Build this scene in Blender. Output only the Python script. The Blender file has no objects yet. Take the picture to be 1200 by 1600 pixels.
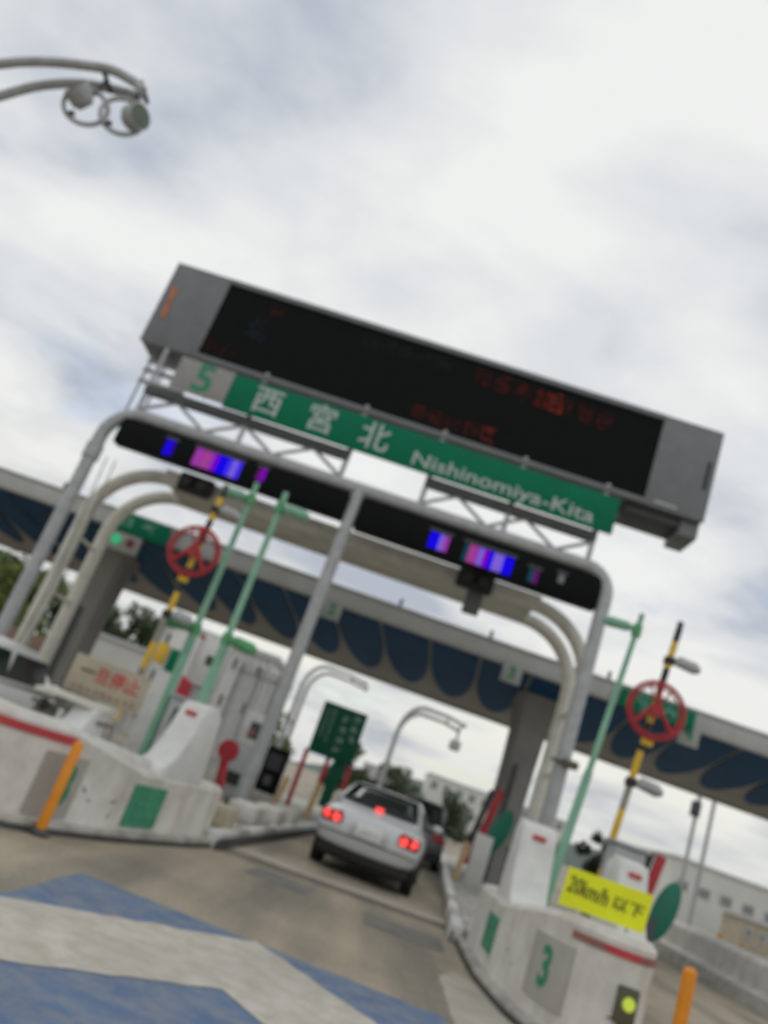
import bpy, bmesh, math, random
from mathutils import Vector, Matrix
from math import sin, cos, pi, radians, atan2, sqrt
SC = bpy.context.scene
COL = SC.collection
RND = random.Random(7)

# ------------------------------------------------------------------ camera
F_PX, YAW, PITCH, ROLL, EYE = 1280.0, radians(6.0), radians(18.0), radians(20.5), 1.35
fh = Vector((-sin(YAW), cos(YAW), 0)); rh = Vector((cos(YAW), sin(YAW), 0)); zz = Vector((0, 0, 1))
fw = cos(PITCH) * fh + sin(PITCH) * zz
up = -sin(PITCH) * fh + cos(PITCH) * zz
cx = rh * cos(ROLL) + up * sin(ROLL)
cy = -rh * sin(ROLL) + up * cos(ROLL)
cam_d = bpy.data.cameras.new('camera')
cam = bpy.data.objects.new('camera', cam_d); COL.objects.link(cam)
m = Matrix((cx, cy, -fw)).transposed().to_4x4(); m.translation = (0, 0, EYE)
cam.matrix_world = m
cam_d.sensor_fit = 'VERTICAL'; cam_d.sensor_height = 36.0; cam_d.sensor_width = 27.0
cam_d.lens = F_PX * 36.0 / 1600.0
cam_d.clip_start = 0.05; cam_d.clip_end = 5000
cam_d.dof.use_dof = True            # the phone focused on the windscreen, so the whole plaza is soft
cam_d.dof.focus_distance = 1.0
cam_d.dof.aperture_fstop = 3.5
SC.camera = cam

# ------------------------------------------------------------------ world and sun
SUN_EL, SUN_AZ = radians(46), radians(340)      # azimuth clockwise from +Y
w = bpy.data.worlds.new('World'); SC.world = w; w.use_nodes = True
nt = w.node_tree; nt.nodes.clear()
def N(t, **k):
    n = nt.nodes.new(t)
    for a, b in k.items():
        if hasattr(n, a): setattr(n, a, b)
        else: n.inputs[a].default_value = b
    return n
def L(a, b): nt.links.new(a, b)
out = N('ShaderNodeOutputWorld'); bg = N('ShaderNodeBackground'); bg.inputs['Strength'].default_value = 0.1
sky = N('ShaderNodeTexSky'); sky.sky_type = 'NISHITA'; sky.sun_disc = False
sky.sun_elevation = SUN_EL; sky.sun_rotation = SUN_AZ
tc = N('ShaderNodeTexCoord'); sep = N('ShaderNodeSeparateXYZ'); L(tc.outputs['Generated'], sep.inputs[0])
# clouds lie on a high flat layer: the view direction divided by its height
zc = N('ShaderNodeMath', operation='MAXIMUM'); L(sep.outputs['Z'], zc.inputs[0]); zc.inputs[1].default_value = 0.0
za = N('ShaderNodeMath', operation='ADD'); L(zc.outputs[0], za.inputs[0]); za.inputs[1].default_value = 0.16
dx_ = N('ShaderNodeMath', operation='DIVIDE'); L(sep.outputs['X'], dx_.inputs[0]); L(za.outputs[0], dx_.inputs[1])
dy_ = N('ShaderNodeMath', operation='DIVIDE'); L(sep.outputs['Y'], dy_.inputs[0]); L(za.outputs[0], dy_.inputs[1])
cmb = N('ShaderNodeCombineXYZ'); L(dx_.outputs[0], cmb.inputs[0]); L(dy_.outputs[0], cmb.inputs[1])
mp = N('ShaderNodeMapping'); L(cmb.outputs[0], mp.inputs[0]); mp.inputs['Rotation'].default_value = (0, 0, radians(-28)); mp.inputs['Scale'].default_value = (1.0, 1.2, 1); mp.inputs['Location'].default_value = (0.9, 2.35, 0.3)
n1 = N('ShaderNodeTexNoise'); L(mp.outputs[0], n1.inputs['Vector']); n1.inputs['Scale'].default_value = 1.7; n1.inputs['Detail'].default_value = 7; n1.inputs['Roughness'].default_value = 0.5; n1.inputs['Distortion'].default_value = 0.15
r1 = N('ShaderNodeValToRGB'); L(n1.outputs[0], r1.inputs[0])
e = r1.color_ramp.elements; e[0].position = 0.32; e[0].color = (4.6, 5.05, 5.9, 1); e[1].position = 0.58; e[1].color = (8.6, 8.7, 8.6, 1)
e2 = r1.color_ramp.elements.new(0.44); e2.color = (7.0, 7.25, 7.55, 1)
n2 = N('ShaderNodeTexNoise'); L(mp.outputs[0], n2.inputs['Vector']); n2.inputs['Scale'].default_value = 1.3; n2.inputs['Detail'].default_value = 6; n2.inputs['Roughness'].default_value = 0.6
r2 = N('ShaderNodeValToRGB'); L(n2.outputs[0], r2.inputs[0])
e = r2.color_ramp.elements; e[0].position = 0.30; e[0].color = (0.2, 0.2, 0.2, 1); e[1].position = 0.41; e[1].color = (1, 1, 1, 1)
mx = N('ShaderNodeMix'); mx.data_type = 'RGBA'; L(r2.outputs[0], mx.inputs['Factor']); L(sky.outputs[0], mx.inputs['A']); L(r1.outputs[0], mx.inputs['B'])
# the low cloud bank far off is a little warmer
rz = N('ShaderNodeValToRGB'); L(sep.outputs['Z'], rz.inputs[0])
e = rz.color_ramp.elements; e[0].position = 0.0; e[0].color = (0.83, 0.83, 0.82, 1); e[1].position = 0.30; e[1].color = (1, 1, 1, 1)
e3 = rz.color_ramp.elements.new(0.11); e3.color = (1.0, 0.985, 0.93, 1)
mul = N('ShaderNodeMix'); mul.data_type = 'RGBA'; mul.blend_type = 'MULTIPLY'; mul.inputs['Factor'].default_value = 1; L(mx.outputs['Result'], mul.inputs['A']); L(rz.outputs[0], mul.inputs['B'])
L(mul.outputs['Result'], bg.inputs['Color']); L(bg.outputs[0], out.inputs[0])
sd = bpy.data.lights.new('sun', 'SUN'); sd.energy = 0.55; sd.angle = radians(25); sd.color = (1, 0.96, 0.9)
so = bpy.data.objects.new('sun', sd); COL.objects.link(so)
so.rotation_euler = Vector((-sin(SUN_AZ) * cos(SUN_EL), -cos(SUN_AZ) * cos(SUN_EL), -sin(SUN_EL))).to_track_quat('-Z', 'Y').to_euler()
SC.view_settings.view_transform = 'Standard'; SC.view_settings.look = 'None'
SC.view_settings.exposure = 0.0; SC.view_settings.gamma = 1.0; SC.view_settings.use_curve_mapping = False

# ------------------------------------------------------------------ materials
MATS = {}
def mat(name, col, rough=0.6, metal=0.0, var=0.12, scale=4.0, bump=0.0, dirt=None, emit=None, estr=1.0, coat=0.0, spec=0.5):
    if name in MATS: return MATS[name]
    mt = bpy.data.materials.new(name); mt.use_nodes = True
    t = mt.node_tree; b = t.nodes['Principled BSDF']
    b.inputs['Roughness'].default_value = rough; b.inputs['Metallic'].default_value = metal
    b.inputs['Coat Weight'].default_value = coat; b.inputs['Specular IOR Level'].default_value = spec
    tcn = t.nodes.new('ShaderNodeTexCoord')
    nz = t.nodes.new('ShaderNodeTexNoise'); nz.inputs['Scale'].default_value = scale; nz.inputs['Detail'].default_value = 8; nz.inputs['Roughness'].default_value = 0.65
    t.links.new(tcn.outputs['Object'], nz.inputs['Vector'])
    rp = t.nodes.new('ShaderNodeValToRGB')
    d = dirt if dirt else tuple(c * (1 - 2.2 * var) for c in col)
    rp.color_ramp.elements[0].position = 0.3; rp.color_ramp.elements[0].color = (*d, 1)
    rp.color_ramp.elements[1].position = 0.62; rp.color_ramp.elements[1].color = (*tuple(min(1, c * (1 + var * .5)) for c in col), 1)
    t.links.new(nz.outputs[0], rp.inputs[0]); t.links.new(rp.outputs[0], b.inputs['Base Color'])
    if bump:
        bp = t.nodes.new('ShaderNodeBump'); bp.inputs['Strength'].default_value = bump; bp.inputs['Distance'].default_value = 0.02
        n3 = t.nodes.new('ShaderNodeTexNoise'); n3.inputs['Scale'].default_value = scale * 14; n3.inputs['Detail'].default_value = 4
        t.links.new(tcn.outputs['Object'], n3.inputs['Vector'])
        t.links.new(n3.outputs[0], bp.inputs['Height']); t.links.new(bp.outputs[0], b.inputs['Normal'])
    if emit:
        b.inputs['Emission Color'].default_value = (*emit, 1); b.inputs['Emission Strength'].default_value = estr
    MATS[name] = mt; return mt

WHITE = mat('painted white concrete', (0.68, 0.67, 0.63), 0.6, var=0.10, scale=2.2, bump=0.15, dirt=(0.50, 0.48, 0.43))
def streaks(mt, lo=.72, sc=(7, 7, .5), p0=.34, p1=.52):
    t = mt.node_tree; b = t.nodes['Principled BSDF']; tcn = [n for n in t.nodes if n.type == 'TEX_COORD'][0]
    src = b.inputs['Base Color'].links[0].from_socket
    mpn = t.nodes.new('ShaderNodeMapping'); mpn.inputs['Scale'].default_value = sc; t.links.new(tcn.outputs['Object'], mpn.inputs[0])
    nz = t.nodes.new('ShaderNodeTexNoise'); nz.inputs['Scale'].default_value = 1; nz.inputs['Detail'].default_value = 6; t.links.new(mpn.outputs[0], nz.inputs['Vector'])
    rp = t.nodes.new('ShaderNodeValToRGB'); rp.color_ramp.elements[0].position = p0; rp.color_ramp.elements[0].color = (lo, lo * .97, lo * .92, 1); rp.color_ramp.elements[1].position = p1; rp.color_ramp.elements[1].color = (1, 1, 1, 1); t.links.new(nz.outputs[0], rp.inputs[0])
    m_ = t.nodes.new('ShaderNodeMix'); m_.data_type = 'RGBA'; m_.blend_type = 'MULTIPLY'; m_.inputs['Factor'].default_value = 1
    t.links.new(src, m_.inputs['A']); t.links.new(rp.outputs[0], m_.inputs['B']); t.links.new(m_.outputs['Result'], b.inputs['Base Color'])
streaks(WHITE, .87, (3.5, 3.5, .45), .32, .56)
WHITE2 = mat('white painted steel', (0.68, 0.68, 0.655), 0.45, var=0.08, scale=3)
CREAM = mat('ivory painted tube', (0.64, 0.63, 0.55), 0.45, var=0.10, scale=2)
KERB = mat('worn kerb concrete', (0.46, 0.445, 0.40), 0.8, var=0.15, scale=3, bump=0.3, dirt=(0.20, 0.19, 0.17))
RUBBERED = mat('tyre blackened kerb face', (0.07, 0.07, 0.068), 0.85, var=0.2, scale=3, bump=0.3)
GALV = mat('galvanised steel', (0.42, 0.43, 0.44), 0.5, 0.25, var=0.10, scale=5)
GALVD = mat('dark grey steel', (0.07, 0.075, 0.075), 0.55, 0.2, var=0.12, scale=4)
BOARD = mat('grey board casing', (0.17, 0.18, 0.19), 0.5, 0.1, var=0.08, scale=2)
BLACK = mat('black display face', (0.005, 0.006, 0.006), 0.5, var=0.1, scale=3, spec=0.08)
DARK = mat('black plastic', (0.015, 0.016, 0.016), 0.5, var=0.1)
GREENS = mat('road sign green', (0.0, 0.165, 0.085), 0.55, var=0.07, scale=1.5, spec=0.15)
GREEND = mat('dark sign green', (0.004, 0.085, 0.045), 0.55, var=0.1, scale=2, spec=0.2)
LETTER = mat('retroreflective white lettering', (0.46, 0.52, 0.49), 0.5, var=0.04)
GLETTER = mat('green lettering', (0.02, 0.24, 0.13), 0.5, var=0.05)
GPLATE = mat('grey number plate', (0.30, 0.295, 0.28), 0.55, var=0.06)
TPLATE = mat('taupe number plate', (0.41, 0.395, 0.36), 0.6, var=0.06)
GSQ = mat('green notice plate', (0.05, 0.30, 0.17), 0.6, var=0.10, scale=3)
RED = mat('red paint', (0.42, 0.02, 0.03), 0.5, var=0.15, scale=3)
FADERED = mat('faded red reflector', (0.30, 0.12, 0.10), 0.6, var=0.12)
BANDRED = mat('red band', (0.50, 0.05, 0.06), 0.55, var=0.12)
ORANGE = mat('orange delineator', (0.80, 0.28, 0.01), 0.5, var=0.08)
YELLOW = mat('traffic yellow', (0.75, 0.47, 0.03), 0.5, var=0.10)
YSIGN = mat('fluorescent yellow sheet', (0.84, 0.88, 0.01), 0.55, var=0.04)
INK = mat('black ink', (0.06, 0.06, 0.03), 0.7, var=0.1)
MINT = mat('pale green painted pole', (0.22, 0.46, 0.32), 0.45, var=0.12, scale=3)
MINTD = mat('green lamp housing', (0.09, 0.35, 0.14), 0.4, var=0.12)
NAVY = mat('navy soffit cladding', (0.015, 0.085, 0.20), 0.6, var=0.10, scale=1.2, spec=0.1)
SOFFIT = mat('grey soffit steel', (0.37, 0.365, 0.35), 0.7, var=0.08, scale=1.5, spec=0.2)
FASCIA = mat('pale grey fascia', (0.46, 0.46, 0.45), 0.5, var=0.08, scale=1.0)
BEIGE = mat('beige sign panel', (0.42, 0.37, 0.28), 0.7, var=0.10, scale=2)
REDTXT = mat('faded red lettering', (0.50, 0.09, 0.07), 0.6, var=0.12)
GLASS = mat('dark car glass', (0.010, 0.018, 0.016), 0.12, var=0.05, spec=0.25)
SILVER = mat('silver car paint', (0.56, 0.57, 0.58), 0.34, 0.4, var=0.02, scale=1, coat=0.6)
CHARC = mat('charcoal car paint', (0.09, 0.095, 0.10), 0.3, 0.3, var=0.03, coat=0.6)
CARWHITE = mat('white car paint', (0.70, 0.70, 0.69), 0.3, 0.0, var=0.02, coat=0.6)
TYRE = mat('tyre rubber', (0.012, 0.012, 0.012), 0.85, var=0.1)
RIM = mat('alloy rim', (0.35, 0.36, 0.37), 0.35, 0.8, var=0.05)
LENS = mat('red lamp lens', (0.30, 0.008, 0.008), 0.2, var=0.05)
BRAKE = mat('lit brake lamp', (0.9, 0.05, 0.04), 0.3, var=0.02, emit=(1.0, 0.06, 0.05), estr=1.3)
PLATEW = mat('car number plate', (0.80, 0.81, 0.79), 0.5, var=0.04)
TAN = mat('tan plastic post', (0.55, 0.38, 0.20), 0.6, var=0.1)
BARK = mat('bark', (0.10, 0.075, 0.05), 0.9, var=0.2)
BLDG = mat('pale rendered wall', (0.66, 0.66, 0.63), 0.8, var=0.06, scale=0.4)
BLDG2 = mat('grey cladding', (0.52, 0.53, 0.53), 0.6, var=0.06, scale=0.4)
WIN = mat('window glass', (0.05, 0.055, 0.06), 0.12, var=0.05)
FARWIN = mat('far window glass paled as haze', (0.24, 0.25, 0.25), 0.3, var=0.1)  # far panes lightened: distance haze is put into the glass colour
BRICK = mat('reddish brown wall', (0.32, 0.21, 0.16), 0.85, var=0.12, scale=1)
HILL = mat('distant wooded hills', (0.10, 0.13, 0.12), 0.95, var=0.15, scale=0.02)
LIME = mat('lit lime lamp', (0.4, 0.5, 0.05), 0.4, var=0.02, emit=(0.50, 0.62, 0.06), estr=0.55)
GLOW = mat('lit green lamp', (0.02, 0.5, 0.2), 0.4, var=0.02, emit=(0.02, 0.45, 0.2), estr=0.4)

def leafmat(name, col, col2):
    mt = mat(name, col, 0.7, var=0.0, scale=1.6)
    rp = [n for n in mt.node_tree.nodes if n.type == 'VALTORGB'][0]
    rp.color_ramp.elements[0].color = (*col2, 1); rp.color_ramp.elements[1].color = (*col, 1)
    return mt
LEAF1 = leafmat('dark leaves', (0.055, 0.085, 0.03), (0.03, 0.05, 0.02))
LEAF2 = leafmat('fresh leaves', (0.13, 0.17, 0.04), (0.07, 0.10, 0.025))

# ------------------------------------------------------------------ mesh helpers
ORG = {}
class MB:
    def __init__(s): s.v = []; s.f = []
    def add(s, vs, fs):
        o = len(s.v); s.v += [Vector(p) for p in vs]; s.f += [tuple(i + o for i in q) for q in fs]; return s
    def box(s, c, d, rz=0.0, rx=0.0, ry=0.0):
        M = Matrix.Rotation(rz, 3, 'Z') @ Matrix.Rotation(ry, 3, 'Y') @ Matrix.Rotation(rx, 3, 'X'); c = Vector(c)
        vs = [c + M @ Vector((x * d[0] / 2, y * d[1] / 2, z * d[2] / 2)) for x in (-1, 1) for y in (-1, 1) for z in (-1, 1)]
        return s.add(vs, [(0, 1, 3, 2), (4, 6, 7, 5), (0, 4, 5, 1), (2, 3, 7, 6), (0, 2, 6, 4), (1, 5, 7, 3)])
    def span(s, a, b):
        return s.box([(a[i] + b[i]) / 2 for i in range(3)], [abs(b[i] - a[i]) for i in range(3)])
    def tube(s, pts, r, seg=12, closed=False, caps=True):
        pts = [Vector(p) for p in pts]; n = len(pts); rs = r if isinstance(r, (list, tuple)) else [r] * n
        rings = []; prev = None
        for i, p in enumerate(pts):
            a = pts[i - 1] if (i > 0 or closed) else pts[i]; b = pts[(i + 1) % n] if (i < n - 1 or closed) else pts[i]
            t = (b - a).normalized()
            if prev is None:
                q = Vector((0, 0, 1)) if abs(t.z) < 0.9 else Vector((1, 0, 0)); x = t.cross(q).normalized()
            else: x = (prev - t * prev.dot(t)).normalized()
            prev = x; y = t.cross(x)
            rings.append([p + (x * cos(2 * pi * k / seg) + y * sin(2 * pi * k / seg)) * rs[i] for k in range(seg)])
        vs = [v for rg in rings for v in rg]; fs = []
        for i in range(n if closed else n - 1):
            j = (i + 1) % n
            for k in range(seg): fs.append((i * seg + k, i * seg + (k + 1) % seg, j * seg + (k + 1) % seg, j * seg + k))
        if caps and not closed: fs += [tuple(range(seg))[::-1], tuple((n - 1) * seg + k for k in range(seg))]
        return s.add(vs, fs)
    def prism(s, poly, O, U, V, W, d):      # polygon in (U,V) at O, pushed along W by d
        O, U, V, W = map(Vector, (O, U, V, W)); n = len(poly)
        a = [O + U * p[0] + V * p[1] for p in poly]; b = [q + W * d for q in a]
        return s.add(a + b, [tuple(range(n))[::-1], tuple(range(n, 2 * n))] + [(i, (i + 1) % n, n + (i + 1) % n, n + i) for i in range(n)])
    def loft(s, rings, caps=True):
        n = len(rings[0]); vs = [p for r in rings for p in r]; fs = []
        for i in range(len(rings) - 1):
            for k in range(n): fs.append((i * n + k, i * n + (k + 1) % n, (i + 1) * n + (k + 1) % n, (i + 1) * n + k))
        if caps: fs += [tuple(range(n))[::-1], tuple((len(rings) - 1) * n + k for k in range(n))]
        return s.add(vs, fs)
    def grid(s, rows):                       # open sheet
        n = len(rows[0]); vs = [p for r in rows for p in r]
        return s.add(vs, [(i * n + k, i * n + k + 1, (i + 1) * n + k + 1, (i + 1) * n + k) for i in range(len(rows) - 1) for k in range(n - 1)])
    def sphere(s, c, r, seg=12, rg=8, sc=(1, 1, 1)):
        c = Vector(c); rings = []
        for i in range(1, rg):
            a = pi * i / rg; rings.append([c + Vector((r * sin(a) * cos(2 * pi * k / seg) * sc[0], r * sin(a) * sin(2 * pi * k / seg) * sc[1], r * cos(a) * sc[2])) for k in range(seg)])
        return s.loft(rings)
    def build(s, name, material, parent=None, bevel=0.0, smooth=True, sub=0, local=False, solid=0.0):
        o0 = Vector((0, 0, 0))
        if parent is not None and not local: o0 = ORG.get(parent.name, o0)
        me = bpy.data.meshes.new(name)
        me.from_pydata([tuple(v - o0) for v in s.v], [], s.f); me.materials.append(material)
        bm = bmesh.new(); bm.from_mesh(me); bmesh.ops.recalc_face_normals(bm, faces=bm.faces); bm.to_mesh(me); bm.free()
        ob = bpy.data.objects.new(name, me); COL.objects.link(ob)
        if parent is not None: ob.parent = parent; ORG[ob.name] = o0
        if smooth:
            me.polygons.foreach_set('use_smooth', [True] * len(me.polygons))
            if not sub:
                md = ob.modifiers.new('edges', 'EDGE_SPLIT'); md.split_angle = radians(35)
        if solid: md = ob.modifiers.new('solid', 'SOLIDIFY'); md.thickness = solid; md.offset = 0
        if bevel:
            md = ob.modifiers.new('bevel', 'BEVEL'); md.width = bevel; md.segments = 2; md.limit_method = 'ANGLE'; md.angle_limit = radians(40)
            if smooth: ob.modifiers.move(len(ob.modifiers) - 1, 0)
        if sub: md = ob.modifiers.new('sub', 'SUBSURF'); md.levels = sub; md.render_levels = sub
        return ob
def tag(o, label, cat, group=None):
    o['label'] = label; o['category'] = cat
    if group: o['group'] = group
    return o
def thing(name, loc, label, cat, group=None, rz=0.0):
    o = bpy.data.objects.new(name, None); COL.objects.link(o); o.location = loc; o.rotation_euler = (0, 0, rz); o.empty_display_size = .2
    ORG[o.name] = Vector(loc); return tag(o, label, cat, group)
def struct(o, kind='structure'): o['kind'] = kind; return o
def copy_tree(o, parent=None):
    c = o.copy(); COL.objects.link(c); c.parent = parent
    for ch in o.children: copy_tree(ch, c)
    return c

def text(name, s, size, O, U=(1, 0, 0), V=(0, 0, 1), material=None, parent=None, sx=1.0, bold=0.0, wide=None):
    cu = bpy.data.curves.new('t', 'FONT'); cu.body = s; cu.size = size; cu.align_x = 'CENTER'; cu.align_y = 'CENTER'; cu.extrude = 0.004; cu.offset = bold; cu.resolution_u = 3
    ob = bpy.data.objects.new('t', cu); COL.objects.link(ob)
    bpy.context.view_layer.update()
    me = bpy.data.meshes.new_from_object(ob.evaluated_get(bpy.context.evaluated_depsgraph_get()))
    bpy.data.objects.remove(ob)
    xs = [v.co.x for v in me.vertices]
    if wide and xs: sx = wide / max(1e-6, max(xs) - min(xs))
    U = Vector(U).normalized(); V = Vector(V).normalized(); Wn = U.cross(V)
    o0 = ORG.get(parent.name, Vector((0, 0, 0))) if parent else Vector((0, 0, 0))
    for v in me.vertices: v.co = Vector(O) - o0 + U * v.co.x * sx + V * v.co.y + Wn * v.co.z
    me.materials.clear(); me.materials.append(material)
    o = bpy.data.objects.new(name, me); COL.objects.link(o)
    if parent: o.parent = parent; ORG[o.name] = o0
    return o
def scribble(mb, O, U, V, w, h, rnd, strokes=7, t=0.012, lean=0.0):   # one unreadable character
    O, U, V = Vector(O), Vector(U).normalized(), Vector(V).normalized(); Wn = U.cross(V)
    for k in range(strokes):
        kind = rnd.random(); x = rnd.uniform(-.4, .4) * w; y = rnd.uniform(-.42, .42) * h
        if kind < .45: a, l = rnd.uniform(-.12, .12), rnd.uniform(.5, .95) * w; x *= .35
        elif kind < .8: a, l = pi / 2 + rnd.uniform(-.15, .15), rnd.uniform(.4, .9) * h; y *= .3
        else: a, l = rnd.choice((-1, 1)) * rnd.uniform(.6, 1.1), rnd.uniform(.3, .6) * h
        a += lean * 0.3
        d = U * cos(a) + V * sin(a); n = V * cos(a) - U * sin(a); c = O + U * (x + lean * y) + V * y + Wn * (.001 * (k + 1))
        q = [c + d * i * l / 2 + n * j * t / 2 for i, j in ((-1, -1), (1, -1), (1, 1), (-1, 1))]
        mb.add(q + [p + Wn * .004 for p in q], [(0, 1, 2, 3), (7, 6, 5, 4), (0, 4, 5, 1), (1, 5, 6, 2), (2, 6, 7, 3), (3, 7, 4, 0)])
def disc(mb, c, r, n=(0, -1, 0), d=0.03, seg=24):
    n = Vector(n).normalized(); return mb.tube([Vector(c), Vector(c) + n * d], r, seg)
def arc(c, r, a0, a1, n, U=(1, 0, 0), V=(0, 0, 1)):
    c, U, V = Vector(c), Vector(U), Vector(V)
    return [c + U * (r * cos(a0 + (a1 - a0) * k / n)) + V * (r * sin(a0 + (a1 - a0) * k / n)) for k in range(n + 1)]

# ------------------------------------------------------------------ ground and paint
def ground_mat():
    mt = mat('road concrete', (0.37, 0.32, 0.245), 0.85, var=0.10, scale=0.55, bump=0.35)
    t = mt.node_tree; b = t.nodes['Principled BSDF']; tcn = [n for n in t.nodes if n.type == 'TEX_COORD'][0]; rp = [n for n in t.nodes if n.type == 'VALTORGB'][0]
    # tyre-darkened wheel tracks and stains, stretched along the lane
    mpn = t.nodes.new('ShaderNodeMapping'); mpn.inputs['Scale'].default_value = (1.3, 0.16, 1); mpn.inputs['Rotation'].default_value = (0, 0, radians(4))
    t.links.new(tcn.outputs['Object'], mpn.inputs[0])
    n2 = t.nodes.new('ShaderNodeTexNoise'); n2.inputs['Scale'].default_value = 1.0; n2.inputs['Detail'].default_value = 6; t.links.new(mpn.outputs[0], n2.inputs['Vector'])
    r2 = t.nodes.new('ShaderNodeValToRGB'); r2.color_ramp.elements[0].position = .36; r2.color_ramp.elements[0].color = (.60, .63, .66, 1); r2.color_ramp.elements[1].position = .58; r2.color_ramp.elements[1].color = (1.06, 1.04, 1, 1)
    t.links.new(n2.outputs[0], r2.inputs[0])
    n4 = t.nodes.new('ShaderNodeTexNoise'); n4.inputs['Scale'].default_value = 22; n4.inputs['Detail'].default_value = 6; t.links.new(tcn.outputs['Object'], n4.inputs['Vector'])
    r4 = t.nodes.new('ShaderNodeValToRGB'); r4.color_ramp.elements[0].position = .3; r4.color_ramp.elements[0].color = (.8, .8, .8, 1); r4.color_ramp.elements[1].position = .7; r4.color_ramp.elements[1].color = (1.08, 1.08, 1.08, 1); t.links.new(n4.outputs[0], r4.inputs[0])
    def mult(a, c):
        m_ = t.nodes.new('ShaderNodeMix'); m_.data_type = 'RGBA'; m_.blend_type = 'MULTIPLY'; m_.inputs['Factor'].default_value = 1
        t.links.new(a, m_.inputs['A']); t.links.new(c, m_.inputs['B']); return m_.outputs['Result']
    t.links.new(mult(mult(rp.outputs[0], r2.outputs[0]), r4.outputs[0]), b.inputs['Base Color'])
    return mt
ROAD = ground_mat()
struct(MB().grid([[(x, y, 0) for x in (-3000, 3000)] for y in (-50, 4000)]).build('ground', ROAD, smooth=False))
def wear(name, col, under=(0.27, 0.25, 0.21)):
    mt = mat(name, col, 0.75, var=0.10, scale=1.3, bump=0.25)
    t = mt.node_tree; b = t.nodes['Principled BSDF']; rp = [n for n in t.nodes if n.type == 'VALTORGB'][0]; tcn = [n for n in t.nodes if n.type == 'TEX_COORD'][0]
    n2 = t.nodes.new('ShaderNodeTexNoise'); n2.inputs['Scale'].default_value = 5; n2.inputs['Detail'].default_value = 9; n2.inputs['Roughness'].default_value = .7; t.links.new(tcn.outputs['Object'], n2.inputs['Vector'])
    r2 = t.nodes.new('ShaderNodeValToRGB'); r2.color_ramp.elements[0].position = .38; r2.color_ramp.elements[0].color = (.85, .85, .85, 1); r2.color_ramp.elements[1].position = .60; r2.color_ramp.elements[1].color = (0.04, 0.04, 0.04, 1); t.links.new(n2.outputs[0], r2.inputs[0])
    m_ = t.nodes.new('ShaderNodeMix'); m_.data_type = 'RGBA'; t.links.new(r2.outputs[0], m_.inputs['Factor']); t.links.new(rp.outputs[0], m_.inputs['A']); m_.inputs['B'].default_value = (*under, 1)
    t.links.new(m_.outputs['Result'], b.inputs['Base Color']); return mt
BLUEP = wear('worn blue road paint', (0.075, 0.14, 0.265), (0.19, 0.21, 0.245)); WHITEP = wear('worn white road paint', (0.53, 0.50, 0.45), (0.37, 0.335, 0.27))
def ragged(poly, j=.014, step=.12, seed=1):
    r = random.Random(seed); q = []
    for i in range(len(poly)):
        a, b = poly[i], poly[(i + 1) % len(poly)]; n = max(1, int(math.hypot(b[0] - a[0], b[1] - a[1]) / step))
        q += [(a[0] + (b[0] - a[0]) * k / n + r.uniform(-j, j), a[1] + (b[1] - a[1]) * k / n + r.uniform(-j, j)) for k in range(n)]
    return q
def flat(name, poly, z, m_):
    poly = ragged(poly, .014 if 'joint' not in name else .005)
    return flat0(name, poly, z, m_)
def flat0(name, poly, z, m_): return struct(MB().add([(x, y, z) for x, y in poly], [tuple(range(len(poly)))]).build(name, m_, smooth=False))
flat('blue_road_marking', [(-2.0, 0.5), (1.05, 0.5), (1.05, 7.13), (-2.02, 7.13)], 0.004, BLUEP)
for y0 in (7.13, 3.9):      # white chevrons on the blue field
    flat('white_chevron_marking', [(-.5, y0), (-2.0, y0 - 1.55), (-2.0, y0 - 3.15), (-.5, y0 - 1.6), (1.05, y0 - 3.15), (1.05, y0 - 1.55)], 0.008, WHITEP)
PATCH = mat('dark asphalt patch', (0.19, 0.185, 0.17), 0.9, var=0.15, scale=2, bump=0.3)
JOINT = mat('expansion joint rubber', (0.05, 0.048, 0.045), 0.8, var=0.2)
LIGHTC = mat('pale concrete strip', (0.42, 0.39, 0.33), 0.85, var=0.12, scale=1.5, bump=0.3)
flat('pale_concrete_strip', [(-1.95, 12.2), (-1.95, 12.75), (1.6, 13.6), (1.6, 13.05)], 0.004, LIGHTC)
for k, (d0, d1) in enumerate(((11.55, 11.63), (11.86, 11.93))):
    flat('expansion_joint', [(-2.0, d0), (-2.0, d1), (1.62, d1 + .95), (1.62, d0 + .95)], 0.012, JOINT)
flat('asphalt_patch', [(-1.2, 10.6), (-.4, 10.7), (-.3, 11.5), (-1.1, 11.45)], 0.004, PATCH)
flat('asphalt_patch', [(.35, 10.2), (1.3, 10.3), (1.35, 11.3), (.3, 11.1)], 0.004, PATCH)
flat('pale_concrete_strip', [(1.09, 4), (1.75, 4), (1.75, 9.0), (1.3, 9.3), (1.12, 8.8)], 0.004, LIGHTC)

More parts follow.
